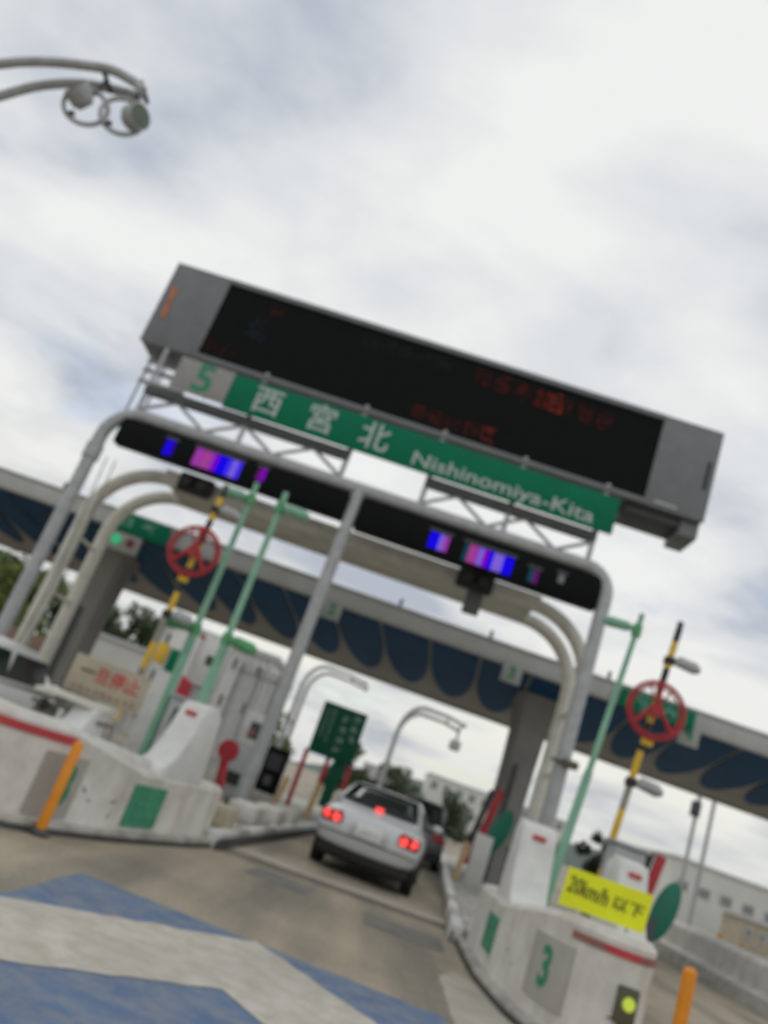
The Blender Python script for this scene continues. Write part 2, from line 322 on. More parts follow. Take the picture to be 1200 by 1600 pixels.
# ------------------------------------------------------------------ toll islands
def smooth_line(P, n=6):
    P = [Vector((*p, 0)) for p in P]; r = []
    for i in range(len(P) - 1):
        a = P[max(i - 1, 0)]; b = P[i]; c = P[i + 1]; d = P[min(i + 2, len(P) - 1)]
        for k in range(n):
            t = k / n
            r.append(.5 * ((2 * b) + (c - a) * t + (2 * a - 5 * b + 4 * c - d) * t * t + (-a + 3 * b - 3 * c + d) * t ** 3))
    r.append(P[-1]); return r
def normals(line, side):
    ns = []
    for i in range(len(line)):
        t = (line[min(i + 1, len(line) - 1)] - line[max(i - 1, 0)]).normalized(); ns.append(Vector((t.y, -t.x, 0)) * side)
    return ns
def near(line, x, y): return min(range(len(line)), key=lambda i: (line[i].x - x) ** 2 + (line[i].y - y) ** 2)
def strip(line, ns, i0, i1, z0, z1, off, th):
    if i0 > i1: i0, i1 = i1, i0
    rings = []
    for i in range(i0, i1 + 1):
        a = line[i] + ns[i] * (off - th); b = line[i] + ns[i] * off
        rings.append([(a.x, a.y, z0), (b.x, b.y, z0), (b.x, b.y, z1), (a.x, a.y, z1)])
    return MB().loft(rings)
SKEW = 0.07
def island(outline, side, ztop, kerb_lane, label, group, tower, plates, kerbname):
    """side=+1: the lane lies to the left of the island (outline runs lane side -> nose -> outer side)."""
    line = smooth_line(outline); ns = normals(line, side)
    mid = sum((p for p in line), Vector()) / len(line)
    root = thing('toll_island', (mid.x, mid.y, 0), label, 'toll island', group)
    # low kerbed platform behind the nose
    o = MB(); n = len(line)
    bot = [p + ns[i] * .05 for i, p in enumerate(line)]
    lv = [[(p.x, p.y, 0.02) for p in bot], [(p.x, p.y, .13) for p in line], [(p.x, p.y, ztop(p.y) - .07) for p in line]]
    cpt = [p - ns[i] * .05 for i, p in enumerate(line)]
    lv.append([(p.x, p.y, ztop(p.y) - .015) for p in cpt]); cp2 = [p - ns[i] * .14 for i, p in enumerate(line)]; lv.append([(p.x, p.y, ztop(p.y)) for p in cp2])
    o.loft(lv)
    o.build('nose_body', WHITE, root)
    # kerb skirt round the nose
    strip(line, ns, 0, n - 1, 0.004, .10, .13, .12).build('kerb_skirt', KERB, root, bevel=.02)
    strip(line, ns, 0, n - 1, 0.0, .05, .15, .018).build('tyre_scuffed_edge', RUBBERED, root)
    yb = max(line[0].y, line[-1].y) - .15
    x0, x1 = sorted((line[0].x, line[-1].x)); x0 -= .05; x1 += .55 if side > 0 else .05
    if side < 0: x0 -= .55
    yb2 = 34
    MB().prism([(x0, yb), (x1, yb), (x1 + SKEW * (yb2 - yb), yb2), (x0 + SKEW * (yb2 - yb), yb2)], (0, 0, 0.002), (1, 0, 0), (0, 1, 0), (0, 0, 1), .18).build('platform', KERB, root, bevel=.02)
    xl = x0 if side > 0 else x1
    for k in range(20):     # white painted kerbstones along the lane
        ya = yb + .02 + k * 1.1; xa = xl + SKEW * (ya - yb)
        MB().box((xa - side * .07, ya + .54, .105), (.17, 1.05, .21), rz=-SKEW).build('kerbstone', WHITE2 if k % 2 == 0 or k > 4 else KERB, root, bevel=.025)
    MB().prism([(xl - side * .157, yb), (xl - side * .175, yb), (xl - side * .175 + SKEW * 22, yb + 22), (xl - side * .157 + SKEW * 22, yb + 22)], (0, 0, .003), (1, 0, 0), (0, 1, 0), (0, 0, 1), .13).build('tyre_scuffed_edge', RUBBERED, root)
    # guard towers: concave ramp up from the nose
    for (tx, ty, tw, top, rot) in tower:
        prof = [(0, .55)] + [(.10 + .55 * (u / 6) ** .62, .80 + (top - .80) * (u / 6) ** 1.25) for u in range(7)] + [(.95, top + .03), (1.12, top - .06), (1.22, top - .7), (1.30, .12)] + [(0, .12)]
        R = Matrix.Rotation(rot, 3, 'Z')
        tw_o = MB().prism(prof, Vector((tx, ty, 0)) - R @ Vector((tw / 2, 0, 0)), R @ Vector((0, 1, 0)), (0, 0, 1), R @ Vector((1, 0, 0)), tw).build('guard_tower', WHITE2, root, bevel=.05)
        c = Vector((tx, ty, 0)) + R @ Vector((0, .60, 0))
        MB().box((c.x, c.y - .012, top - .13), (.15, .03, .055), rz=rot, rx=radians(-18)).build('reflector', BANDRED, tw_o, bevel=.008)
    for fn in plates: fn(root, line, ns)
    return root
zR = lambda y: 1.0 if y < 7.9 else max(.80, 1.0 - (y - 7.9) * .12)
zL = lambda y: .97 if y < 8.1 else max(.74, .97 - (y - 8.1) * .17)
def num_plate(xa, ya, xb, yb, z0, z1, s, h, flip, sh=0):
    def fn(root, line, ns):
        i0, i1 = near(line, xa, ya), near(line, xb, yb)
        p = strip(line, ns, i0, i1, z0, z1, .022, .03).build('number_plate', TPLATE, root)
        a, b = line[min(i0, i1)], line[max(i0, i1)]; U = (b - a).normalized() * flip; nn = ns[(i0 + i1) // 2]
        c = (a + b) / 2 * .35 + line[(i0 + i1) // 2] * .65 + nn * .035 - U * sh
        text('numeral', s, h, (c.x, c.y, (z0 + z1) / 2), U, (0, 0, 1), GLETTER, p, bold=.012, sx=.85)
    return fn
def band(xa, ya, xb, yb, z0, z1, m_, nm='red_band'):
    def fn(root, line, ns):
        strip(line, ns, near(line, xa, ya), near(line, xb, yb), z0, z1, .014, .02).build(nm, m_, root)
    return fn
def notice(xa, ya, xb, yb, z0, z1, flip):
    def fn(root, line, ns):
        i0, i1 = near(line, xa, ya), near(line, xb, yb)
        p = strip(line, ns, i0, i1, z0, z1, .02, .03).build('green_notice_plate', GSQ, root)
        a, b = line[min(i0, i1)], line[max(i0, i1)]; U = (b - a).normalized() * flip; nn = ns[(i0 + i1) // 2]; W_ = (b - a).length
        c = line[(i0 + i1) // 2] + nn * .028; mb = MB(); r = random.Random(3)
        for j in range(3):
            for k in range(4):
                q = c + U * W_ * (k - 1.5) * .22; scribble(mb, (q.x, q.y, (z0 + z1) / 2 + (1 - j) * (z1 - z0) * .28), U, (0, 0, 1), W_ * .16, (z1 - z0) * .17, r, 4, .008)
        struct(mb.build('faint_lettering', mat('pale green lettering', (0.14, 0.40, 0.27), .6), p, smooth=False), 'stuff')
    return fn
def scuff(x, y, z, l, a):
    def fn(root, line, ns):
        i = near(line, x, y); c = line[i] + ns[i] * .004; t_ = Vector((-ns[i].y, ns[i].x, 0)); c.z = z
        P_ = [(-.5, 0), (-.2, .10), (.2, .07), (.5, .02), (.15, -.07), (-.25, -.06)]
        d = t_ * cos(a) + zz * sin(a); n_ = zz * cos(a) - t_ * sin(a)
        MB().prism([(p[0] * l, p[1] * l) for p in P_], c, d, n_, ns[i], .004).build('scuff_mark', mat('black scuff', (.12, .11, .10), .8), root, smooth=False)
    return fn
OUT_R = [(1.68, 11.6), (1.66, 10.2), (1.67, 9.3), (1.74, 8.6), (1.82, 8.05), (1.99, 7.62), (2.28, 7.45), (2.56, 7.56), (2.75, 7.95), (2.92, 8.6), (3.2, 9.6), (3.35, 11.6)]
OUT_L = [(-1.93, 11.6), (-2.06, 10.9), (-2.28, 10.0), (-2.50, 9.2), (-2.76, 8.45), (-2.95, 7.98), (-3.2, 7.62), (-3.5, 7.48), (-3.8, 7.65), (-3.98, 8.2), (-4.02, 9.5), (-4.02, 11.6)]
GI = 'white toll islands beside the lane'
right_island = island(OUT_R, 1, zR, None, 'white toll island carrying a yellow sheet on its nose, lower right', GI,
    [(1.9, 9.35, .42, 1.64, -.02), (3.12, 9.5, .36, 1.62, .08)],
    [num_plate(1.79, 8.2, 2.0, 7.60, .24, .75, '3', .44, 1), band(1.95, 7.7, 2.2, 7.47, .825, .885, FADERED, 'faded_red_band'), band(2.2, 7.47, 2.46, 7.5, .825, .885, BANDRED), band(2.46, 7.5, 2.73, 7.9, .825, .885, FADERED, 'faded_red_band'),
     notice(1.67, 9.5, 1.66, 10.3, .24, .60, 1), scuff(1.70, 8.9, .42, .07, .4), scuff(1.72, 8.75, .34, .06, -.4), scuff(2.35, 7.46, .38, .09, .2)], 'kerb')
left_island = island(OUT_L, -1, zL, None, 'white toll island with full red band behind an orange post, lower left', GI,
    [(-2.57, 9.68, .38, 1.60, -.24), (-3.55, 9.3, .30, 1.16, -.02)],
    [num_plate(-3.0, 7.9, -2.77, 8.42, .13, .70, '3', .54, -1, -.06), scuff(-2.72, 8.55, .42, .10, -.7), scuff(-2.66, 8.72, .33, .08, -.5), scuff(-2.55, 9.05, .36, .11, .3), scuff(-2.53, 9.1, .22, .08, 1.2), band(-2.86, 8.18, -3.75, 7.6, .79, .865, BANDRED), notice(-2.47, 9.3, -2.26, 10.05, .14, .58, -1)], 'kerb')

# small lit lamp box low on the right nose
lb = thing('nose_lamp', (2.42, 7.42, .3), 'dark box with round lime lamp low on the right island nose', 'lamp')
MB().box((2.42, 7.46, .50), (.17, .10, .27), rz=.25).build('housing', mat('olive lamp housing', (0.10, 0.10, 0.06), .6), lb, bevel=.01)
disc(MB(), (2.428, 7.412, .52), .052, (.25, -1, 0), .02).build('lens', LIME, lb)
MB().box((2.42, 7.47, .34), (.05, .08, .07)).build('bracket', GALVD, lb)

def delineator(x, y, h, r, label):
    t = thing('delineator_post', (x, y, 0), label, 'bollard', 'orange delineator posts')
    MB().tube([(x, y, .05), (x, y, h - .03), (x, y, h)], [r, r, r * .6], 16).build('post', ORANGE, t)
    MB().tube([(x, y, 0.013), (x, y, .03), (x, y, .06)], [r * 2, r * 2, r * 1.3], 16).build('base', GALVD, t)
delineator(-2.75, 7.95, .86, .05, 'orange plastic post standing before the left number plate')
delineator(2.86, 7.45, .94, .055, 'orange plastic post at the bottom right corner beside the right island')

# fluorescent yellow hand-lettered sheet
ys = thing('yellow_notice', (2.05, 7.95, 1.0), 'fluorescent yellow hand-lettered board on top of the right island nose', 'sign')
YN = 7.95
MB().prism([(1.83, 1.02), (2.60, 1.03), (2.62, 1.36), (1.85, 1.345)], (0, YN, 0), (1, 0, 0), (0, 0, 1), (0, 1, 0), .012).build('board', YSIGN, ys, bevel=.003, smooth=False)
text('handwriting', '20km/h', .20, (2.06, YN - .006, 1.20), (1, 0, -.05), (.16, 0, 1), INK, ys, wide=.36)
text('handwriting', '以下', .13, (2.42, YN - .006, 1.185), (1, 0, -.03), (.14, 0, 1), INK, ys, wide=.27)
for x in (1.98, 2.46): MB().tube([(x, YN + .03, .9), (x, YN + .03, 1.25)], .012, 8).build('stake', GALV, ys)

# beige "stop once" panel on the left island
st = thing('stop_sign_panel', (-3.62, 10.5, .9), 'beige panel with faded red lettering on the left toll island', 'sign')
MB().span((-4.15, 10.5, 1.22), (-3.12, 10.53, 1.69)).build('panel', BEIGE, st, bevel=.006)
for k, ch in enumerate('一旦停止'):
    text('character', ch, .21, (-3.92 + .205 * k, 10.494, 1.50), material=REDTXT if k else INK, parent=st, bold=.004)
mb = MB(); r = random.Random(5)
for k in range(9): scribble(mb, (-4.02 + .1 * k, 10.494, 1.30), (1, 0, 0), (0, 0, 1), .06, .06, r, 4, .008)
struct(mb.build('small_lettering', FADERED, st, smooth=False), 'stuff')
for x in (-4.0, -3.3): MB().tube([(x, 10.55, .17), (x, 10.55, 1.6)], .025, 8).build('leg', GALV, st)

# ------------------------------------------------------------------ gantry with message board and name sign
GY = 17.0
g = thing('sign_gantry', (-2.55, GY, 0), 'grey tubular gantry with three posts spanning two toll lanes', 'gantry')
XL, XM, XR, ZT = -8.42, -2.45, 3.28, 7.22
def corner(x, s, r=.55): return arc((x + s * r, GY, ZT - r), r, pi if s > 0 else 0, pi / 2, 6)
pts = [(XL, GY, 0.18), (XL, GY, 6.0)] + corner(XL, 1, .75) + corner(XR, -1)[::-1] + [(XR, GY, 6.0), (XR + .06, GY, .18)]
MB().tube(pts, .15, 16).build('portal_tube', GALV, g)
MB().tube([(XM, GY, .18), (XM, GY, ZT)], .14, 16).build('middle_post', GALV, g)
MB().tube([(XL, GY, 5.9), (XL, GY, 6.25)], .19, 16).build('collar', GALV, g)
for x in (XL, XM, XR + .06): MB().box((x, GY, .25), (.5, .5, .14)).build('base_plate', GALVD, g, bevel=.01)
TOPZ = 7.86
for a, b in ((-7.95, -2.95), (-1.15, 2.75)):
    MB().span((a, GY - .1, TOPZ - .08), (b, GY + .1, TOPZ + .13)).build('upper_chord', GALVD, g, bevel=.01)
    n = int((b - a) / .78); w_ = (b - a) / n
    for k in range(n):
        p0, p1 = (a + k * w_, ZT + .12), (a + (k + 1) * w_, TOPZ - .06)
        if k % 2: p0, p1 = (p0[0], p1[1]), (p1[0], p0[1])
        MB().tube([(p0[0], GY, p0[1]), (p1[0], GY, p1[1])], .045, 8).build('brace', GALV, g)
    for x in (a + .04, (a + b) / 2, b - .04):
        MB().tube([(x, GY, ZT), (x, GY, 9.2)], .06, 8).build('hanger', GALV, g)
# maintenance brackets at the left end of the board
for z in (8.25, 8.55, 8.8): MB().tube([(-8.45, GY + .5, z), (-7.3, GY + .5, z)], .06, 8).build('access_rail', GALV, g)
for x in (-8.4, -8.0): MB().tube([(x, GY + .5, 7.3), (x, GY + .5, 9.15)], .035, 8).build('access_post', GALV, g)
for k in range(2): MB().tube([(-8.15 + .22 * k, GY + .2, 6.1), (-8.05 + .22 * k, GY + .35, 3.0), (-8.2 + .1 * k, GY + .3, .4)], .012, 6).build('cable', GALVD, g)

# dark lane display housings between the posts
def display(x0, x1, z0, z1, label, cells):
    t = thing('lane_display', ((x0 + x1) / 2, GY - .1, z0), label, 'display', 'dark lane displays under the gantry')
    MB().span((x0, GY - .12, z0), (x1, GY + .22, z1)).build('housing', BLACK, t, bevel=.03)
    for (a, b, za, zb, cols) in cells:
        MB().span((a - .05, GY - .145, zb + .02), (b + .05, GY - .13, zb + .08)).build('hood', GALVD, t)
        n = len(cols); wd = (b - a) / n
        for k, c in enumerate(cols):
            if c is None: continue
            mm = mat('lit display %s' % (c,), (0.01, 0.005, 0.03), .6, var=0.02, spec=0.0, emit=tuple(q / max(c) for q in c), estr=max(c))
            MB().span((a + k * wd + .004, GY - .135 - .001 * (k % 2), za), (a + (k + 1) * wd - .004, GY - .118, zb)).build('lit_column', mm, t, smooth=False)
B1 = (0.004, 0.0, .80); B2 = (.05, .03, .80); B3 = (.20, .12, .66); P1 = (.30, .04, .34); P2 = (.36, .05, .24); P3 = (.20, .0, .50); D1 = (.004, .05, .06); D2 = (.10, .01, .12)
display(XL + .35, XM - .15, 6.42, 7.06, 'black lane display with magenta and blue lit panel, left half of gantry',
    [(-6.9, -6.68, 6.50, 6.86, [B1, (0.02, 0, .42)]), (-6.2, -5.08, 6.48, 6.90, [P1, P1, P2, P1, P3, B1, B1, B2, B3, B2]), (-4.72, -4.52, 6.62, 6.92, [D2, P3])])
display(XM + .15, XR - .15, 6.32, 7.05, 'black lane display with blue and violet lit panel, right half of gantry',
    [(-.66, -.22, 6.44, 6.80, [B1, B1, B3, P1]), (.12, 1.22, 6.40, 6.80, [D1, P2, P1, B3, P3, B1, B3, B3, B1, B1]), (1.58, 1.80, 6.42, 6.72, [D1, D2]), (2.2, 2.34, 6.62, 6.80, [(.12, .12, .13)])])

# message board
vb = thing('message_board', (-1.9, GY, 9.1), 'huge black electronic message board in a grey casing on top of gantry', 'message board')
MB().span((-8.62, GY, 9.02), (4.88, GY + 1.15, 11.26)).build('casing', BOARD, vb, bevel=.03)
for x0, x1 in ((-8.625, -7.2), (3.52, 4.885)):
    MB().span((x0, GY - .06, 9.0), (x1, GY - .002, 11.27)).build('end_panel', BOARD, vb, bevel=.015)
MB().span((-7.2, GY - .09, 11.13), (3.52, GY - .002, 11.26)).build('top_trim', BOARD, vb, bevel=.01)
MB().span((-7.2, GY - .09, 9.0), (3.52, GY - .002, 9.12)).build('bottom_trim', BOARD, vb, bevel=.01)
MB().span((-7.2, GY - .03, 9.12), (3.52, GY - .004, 11.13)).build('screen', BLACK, vb)
MB().span((4.45, GY + .1, 8.62), (4.86, GY + 1.1, 9.02)).build('side_box', BOARD, vb, bevel=.02)
MB().span((3.2, GY + .15, 8.80), (4.45, GY + 1.1, 9.02)).build('underside_tray', GALVD, vb, bevel=.02)
MB().span((3.75, GY - .075, 9.1), (4.25, GY - .06, 9.15)).build('handle', LETTER, vb)
MB().span((4.68, GY - .075, 9.75), (4.76, GY - .06, 10.45)).build('vent_slot', DARK, vb)
MB().prism([(-8.46, 10.6), (-8.36, 10.62), (-8.33, 10.2), (-8.42, 10.1)], (0, GY - .075, 0), (1, 0, 0), (0, 0, 1), (0, 1, 0), .02).build('orange_mark', mat('orange marking', (.55, .16, .04), .5), vb, smooth=False)
MB().prism([(-8.43, 10.08), (-8.34, 10.15), (-8.30, 9.72), (-8.4, 9.70)], (0, GY - .075, 0), (1, 0, 0), (0, 0, 1), (0, 1, 0), .02).build('orange_mark', mat('orange marking', (.55, .16, .04), .5), vb, smooth=False)
def led_blob(cx_, cz_, w_, h_, col, st_, dens, seed):
    r = random.Random(seed); mb = MB(); nx, nz = int(w_ / .055), int(h_ / .055)
    for i in range(nx):
        for j in range(nz):
            if r.random() < dens:
                x = cx_ - w_ / 2 + (i + .5) * w_ / nx; z = cz_ - h_ / 2 + (j + .5) * h_ / nz
                mb.add([(x - .016, GY - .034, z - .016), (x + .016, GY - .034, z - .016), (x + .016, GY - .034, z + .016), (x - .016, GY - .034, z + .016)], [(0, 1, 2, 3)])
    o = mb.build('lit_character', mat('led %s %s' % (col, st_), (.01, .005, .005), .5, spec=.1, emit=col, estr=st_ * .3), vb, smooth=False); o['kind'] = 'stuff'; return o
for k in range(7):
    led_blob(-.71 + .49 * k, 10.80 - .025 * k, .36, .44, (1, .06, .03), .30 if k != 3 else .75, .5, k)
led_blob(1.09, 10.72, .30, .50, (1, .12, .03), 1.0, .6, 50)
for k in range(5): led_blob(-1.87 + .42 * k, 9.42, .34, .40, (1, .10, .03), .25 if k < 4 else .8, .5, 20 + k)
led_blob(-6.72, 9.42, .75, .30, (.8, .02, .02), .22, .4, 30); led_blob(-5.85, 10.83, .3, .3, (.8, .1, .02), .25, .4, 31)
led_blob(-6.12, 10.2, .5, .6, (.05, .35, .5), .22, .35, 32)
for k in range(5): led_blob(-3.5 + .45 * k, 10.82, .34, .34, (.35, .38, .45), .12, .35, 40 + k)

# interchange name sign
ns_ = thing('interchange_name_sign', (-2.2, GY - .2, 8.0), 'long green sign reading 西宮北 with a grey number 5 plate below the message board', 'sign')
MB().span((-6.08, GY - .2, 8.0), (3.02, GY - .14, 8.86)).build('green_panel', GREENS, ns_, bevel=.01)
p5 = MB().span((-7.42, GY - .2, 8.06), (-6.084, GY - .14, 8.88)).build('number_panel', GPLATE, ns_, bevel=.01)
text('numeral', '5', .98, (-6.72, GY - .206, 8.46), material=GLETTER, parent=p5, bold=.022, sx=1.05)
for x, ch in ((-5.13, '西'), (-3.83, '宮'), (-2.55, '北')): text('character', ch, .72, (x, GY - .206, 8.41), material=LETTER, parent=ns_, bold=.008)
text('latin_name', 'Nishinomiya-Kita', .46, (.47, GY - .206, 8.25), material=LETTER, parent=ns_, bold=.004, wide=4.15)
for x in (-6.6, -4.2, -1.8, .6, 2.8): MB().span((x - .03, GY - .14, 8.1), (x + .03, GY - .0, 8.8)).build('mount', GALVD, ns_)

# ------------------------------------------------------------------ rounded white portal behind the gantry
pt = thing('rounded_portal', (-2.5, 19.0, 0), 'ivory rounded double-tube portal just behind the grey gantry', 'portal')
PX0, PX1, PZ, PR = -8.52, 3.55, 6.38, 1.5
for y in (18.3, 19.8):
    pts = [(PX0, y, .18), (PX0, y, PZ - PR)] + arc((PX0 + PR, y, PZ - PR), PR, pi, pi / 2, 12)[1:] + arc((PX1 - PR, y, PZ - PR), PR, pi / 2, 0, 12) + [(PX1, y, .18)]
    MB().tube(pts, .16, 16).build('portal_tube', CREAM, pt)
MB().span((PX0 + PR, 18.3, PZ - .12), (PX1 - PR, 19.8, PZ - .06)).build('soffit_panel', CREAM, pt, bevel=.01)
MB().span((PX0 + PR - .1, 18.12, PZ - .17), (PX1 - PR + .1, 18.3, PZ + .19)).build('front_beam', CREAM, pt, bevel=.02)
for z in (1.5, 3.0, 4.4):
    for x in (PX0, PX1): MB().tube([(x, 18.3, z), (x, 19.8, z)], .05, 8).build('rung', CREAM, pt)
for x in (PX0, PX1): MB().span((x - .35, 17.95, .18), (x + .35, 20.1, .42)).build('footing', KERB, pt, bevel=.03)
def signal(x, label, box):
    t = thing('signal_lamp', (x, 18.0, 6.1), label, 'signal', 'dark twin signals under the portal')
    MB().span((x - .42, 17.86, 6.13), (x + .42, 18.1, 6.58)).build('housing', DARK, t, bevel=.05)
    for s in (-.2, .2):
        MB().tube([(x + s, 17.86, 6.35), (x + s, 17.74, 6.36)], .17, 20).build('visor', DARK, t)
        disc(MB(), (x + s, 17.735, 6.36), .14, (0, -1, 0), .004).build('lens', GALVD, t)
    if box: MB().span((x - .1, 17.88, 5.6), (x + .28, 18.08, 6.1)).build('sensor_box', mat('sensor box', (.10, .105, .10), .6), t, bevel=.03)
signal(-6.25, 'dark twin signal under the left end of the ivory portal', False)
signal(.6, 'dark twin signal with box below it under the right part of ivory portal', True)

# ------------------------------------------------------------------ canopy
CY0, CZ, CD, CS, CK = 22.0, 5.62, 6.8, 0.10, 0.09      # front edge, soffit height there, depth, fall to the rear, skew along the lanes
COLM = mat('column grey', (0.27, 0.26, 0.24), 0.7, var=0.08, scale=1.5, spec=0.2)
cn = thing('toll_canopy', (-1, 25, 0), 'long flat toll plaza canopy with navy soffit panels behind the gantry', 'canopy')
def sl(x0, x1, ya, yb, z0, z1):
    return MB().loft([[(x, CY0 + y + 0, CZ - CS * y + z) for y, z in ((ya, z0), (yb, z0), (yb, z1), (ya, z1))] for x in (x0, x1)])
sl(-22, 17, .25, CD, 0, .45).build('roof_slab', SOFFIT, cn)
MB().span((-22, CY0, CZ - .04), (17, CY0 + .25, CZ + .46)).build('fascia', FASCIA, cn, bevel=.02)
MB().span((-22, CY0 - .05, CZ + .44), (17, CY0 + .3, CZ + .50)).build('coping', GALV, cn, bevel=.01)
sl(-22, 17, CD, CD + .15, -.06, .5).build('rear_beam', SOFFIT, cn)
x = -.63 - 1.44 * 14
while x < 16:
    hw = .665; prof = [(-hw, 0), (hw, 0), (hw, 2.0)] + [(hw * cos(a), 2.0 + 3.3 * sin(a)) for a in [pi * q / 16 for q in range(1, 16)]] + [(-hw, 2.0)]
    MB().prism(prof, (x, CY0 + .32, CZ - .032 - .045), (1, 0, 0), (CK, 1, -CS), (0, 0, 1), .04).build('soffit_panel', NAVY, cn, smooth=False)
    x += 1.44
for x in (-9.9, 3.6, 15.8):
    rings = []
    for z, wx, wy in ((.18, .40, .5), (1.2, .40, .5), (3.2, .43, .52), (4.3, .47, .56), (4.9, .56, .65), (5.5, .66, .8)):
        rings.append([(x + a * wx, 24.6 + b * wy, z) for a, b in ((-1, -.7), (-.7, -1), (.7, -1), (1, -.7), (1, .7), (.7, 1), (-.7, 1), (-1, .7))])
    c_ = MB().loft(rings).build('column', COLM, cn)
    MB().span((x - .2, 24.02, .2), (x - .06, 24.06, 3.4)).build('drain_pipe', GALVD, c_)
for x in (-14.5, -11.2, -7, -1.0, 1.6, 4.9, 9.5): MB().tube([(x, CY0 + .1, CZ + .5), (x, CY0 + .1, CZ + .72)], .05, 6).build('roof_stub', GALVD, cn)
for x, s, wh_ in ((-2.70, '2', 'right of the gantry middle post'), (2.40, '3', 'left of the gantry right post'), (7.20, '4', 'just below the right red wheel')):
    t = thing('lane_number_plate', (x, CY0 - .06, 5.15), 'pale plate with green %s on the canopy edge, %s' % (s, wh_), 'sign', 'lane number plates on the canopy')
    MB().span((x - .27, CY0 - .09, 5.12), (x + .27, CY0 - .055, 5.66)).build('plate', mat('pale plate', (.36, .38, .35), .6), t, bevel=.008)
    text('numeral', s, .42, (x, CY0 - .096, 5.39), material=GLETTER, parent=t, bold=.012)
def lane_sign(x0, x1, z0, z1, label, lights):
    t = thing('lane_sign', ((x0 + x1) / 2, CY0 - .3, z0), label, 'sign', 'green lane signs on the canopy edge')
    MB().span((x0, CY0 - .3, z0), (x1, CY0 - .1, z1)).build('panel', GREENS, t, bevel=.02)
    mb = MB(); r = random.Random(int(x0 * 10))
    for k in range(2): scribble(mb, (x0 + (x1 - x0) * (.3 + .36 * k), CY0 - .306, (z0 + z1) / 2), (1, 0, 0), (0, 0, 1), .36, .34, r, 7, .03)
    struct(mb.build('lettering', mat('faint sign lettering', (.16, .40, .30), .5), t, smooth=False), 'stuff')
    if lights:
        MB().span((x0 + .12, CY0 - .28, z0 - .55), (x0 + 1.05, CY0 - .12, z0 - .02)).build('signal_box', GPLATE, t, bevel=.02)
        disc(MB(), (x0 + .36, CY0 - .29, z0 - .26), .15, (0, -1, 0), .01).build('green_lamp', GLOW, t)
        disc(MB(), (x0 + .78, CY0 - .29, z0 - .26), .13, (0, -1, 0), .01).build('dark_red_lamp', mat('dim red lamp', (.14, .02, .02), .5), t)
    for x in (x0 + .3, x1 - .3): MB().span((x - .03, CY0 - .1, z0 + .1), (x + .03, CY0 - .002, z1 - .05)).build('bracket', GALVD, t)
lane_sign(-9.35, -7.70, 5.48, 6.02, 'green lane sign with white signal box on the left part of canopy edge', True)
lane_sign(5.23, 7.20, 5.50, 5.97, 'green lane sign behind the right red wheel on the canopy edge', False)

# ------------------------------------------------------------------ poles on the islands
def green_pole(b, t_, boxes, label, k_=.85):
    r_ = thing('green_lamp_pole', b, label, 'pole', 'pale green poles on the islands')
    B, T = Vector(b), Vector(t_)
    MB().tube([B, B + (T - B) * .5, B + (T - B) * .52, T], [.09 * k_, .085 * k_, .062 * k_, .055 * k_], 14).build('pole', MINT, r_)
    for f_, s in boxes:
        c = B + (T - B) * f_
        lm = MB().tube([c + Vector((s * .07, -.05, 0)), c + Vector((s * .16, -.07, 0)), c + Vector((s * .42, -.12, -.03)), c + Vector((s * .50, -.13, -.04))], [.05 * k_, .10 * k_, .11 * k_, .06 * k_], 14).build('lamp', MINT if f_ > .8 else MINTD, r_)
        MB().tube([c - Vector((0, 0, .08)), c + Vector((0, 0, .08))], .1 * k_, 12).build('clamp', MINTD, r_)
green_pole((-3.52, 13.0, .18), (-3.56, 13.0, 5.36), ((.94, -1), (.49, -1)), 'pale green pole with lamps on its left side, left of its twin')
green_pole((-2.82, 12.3, .18), (-2.87, 12.3, 5.15), ((.945, 1), (.50, 1)), 'pale green pole with lamps on its right side, beside the gantry middle post')
green_pole((2.32, 11.0, .18), (2.66, 11.0, 4.74), ((.945, -1),), 'pale green pole on the right island beside the right red wheel', .66)
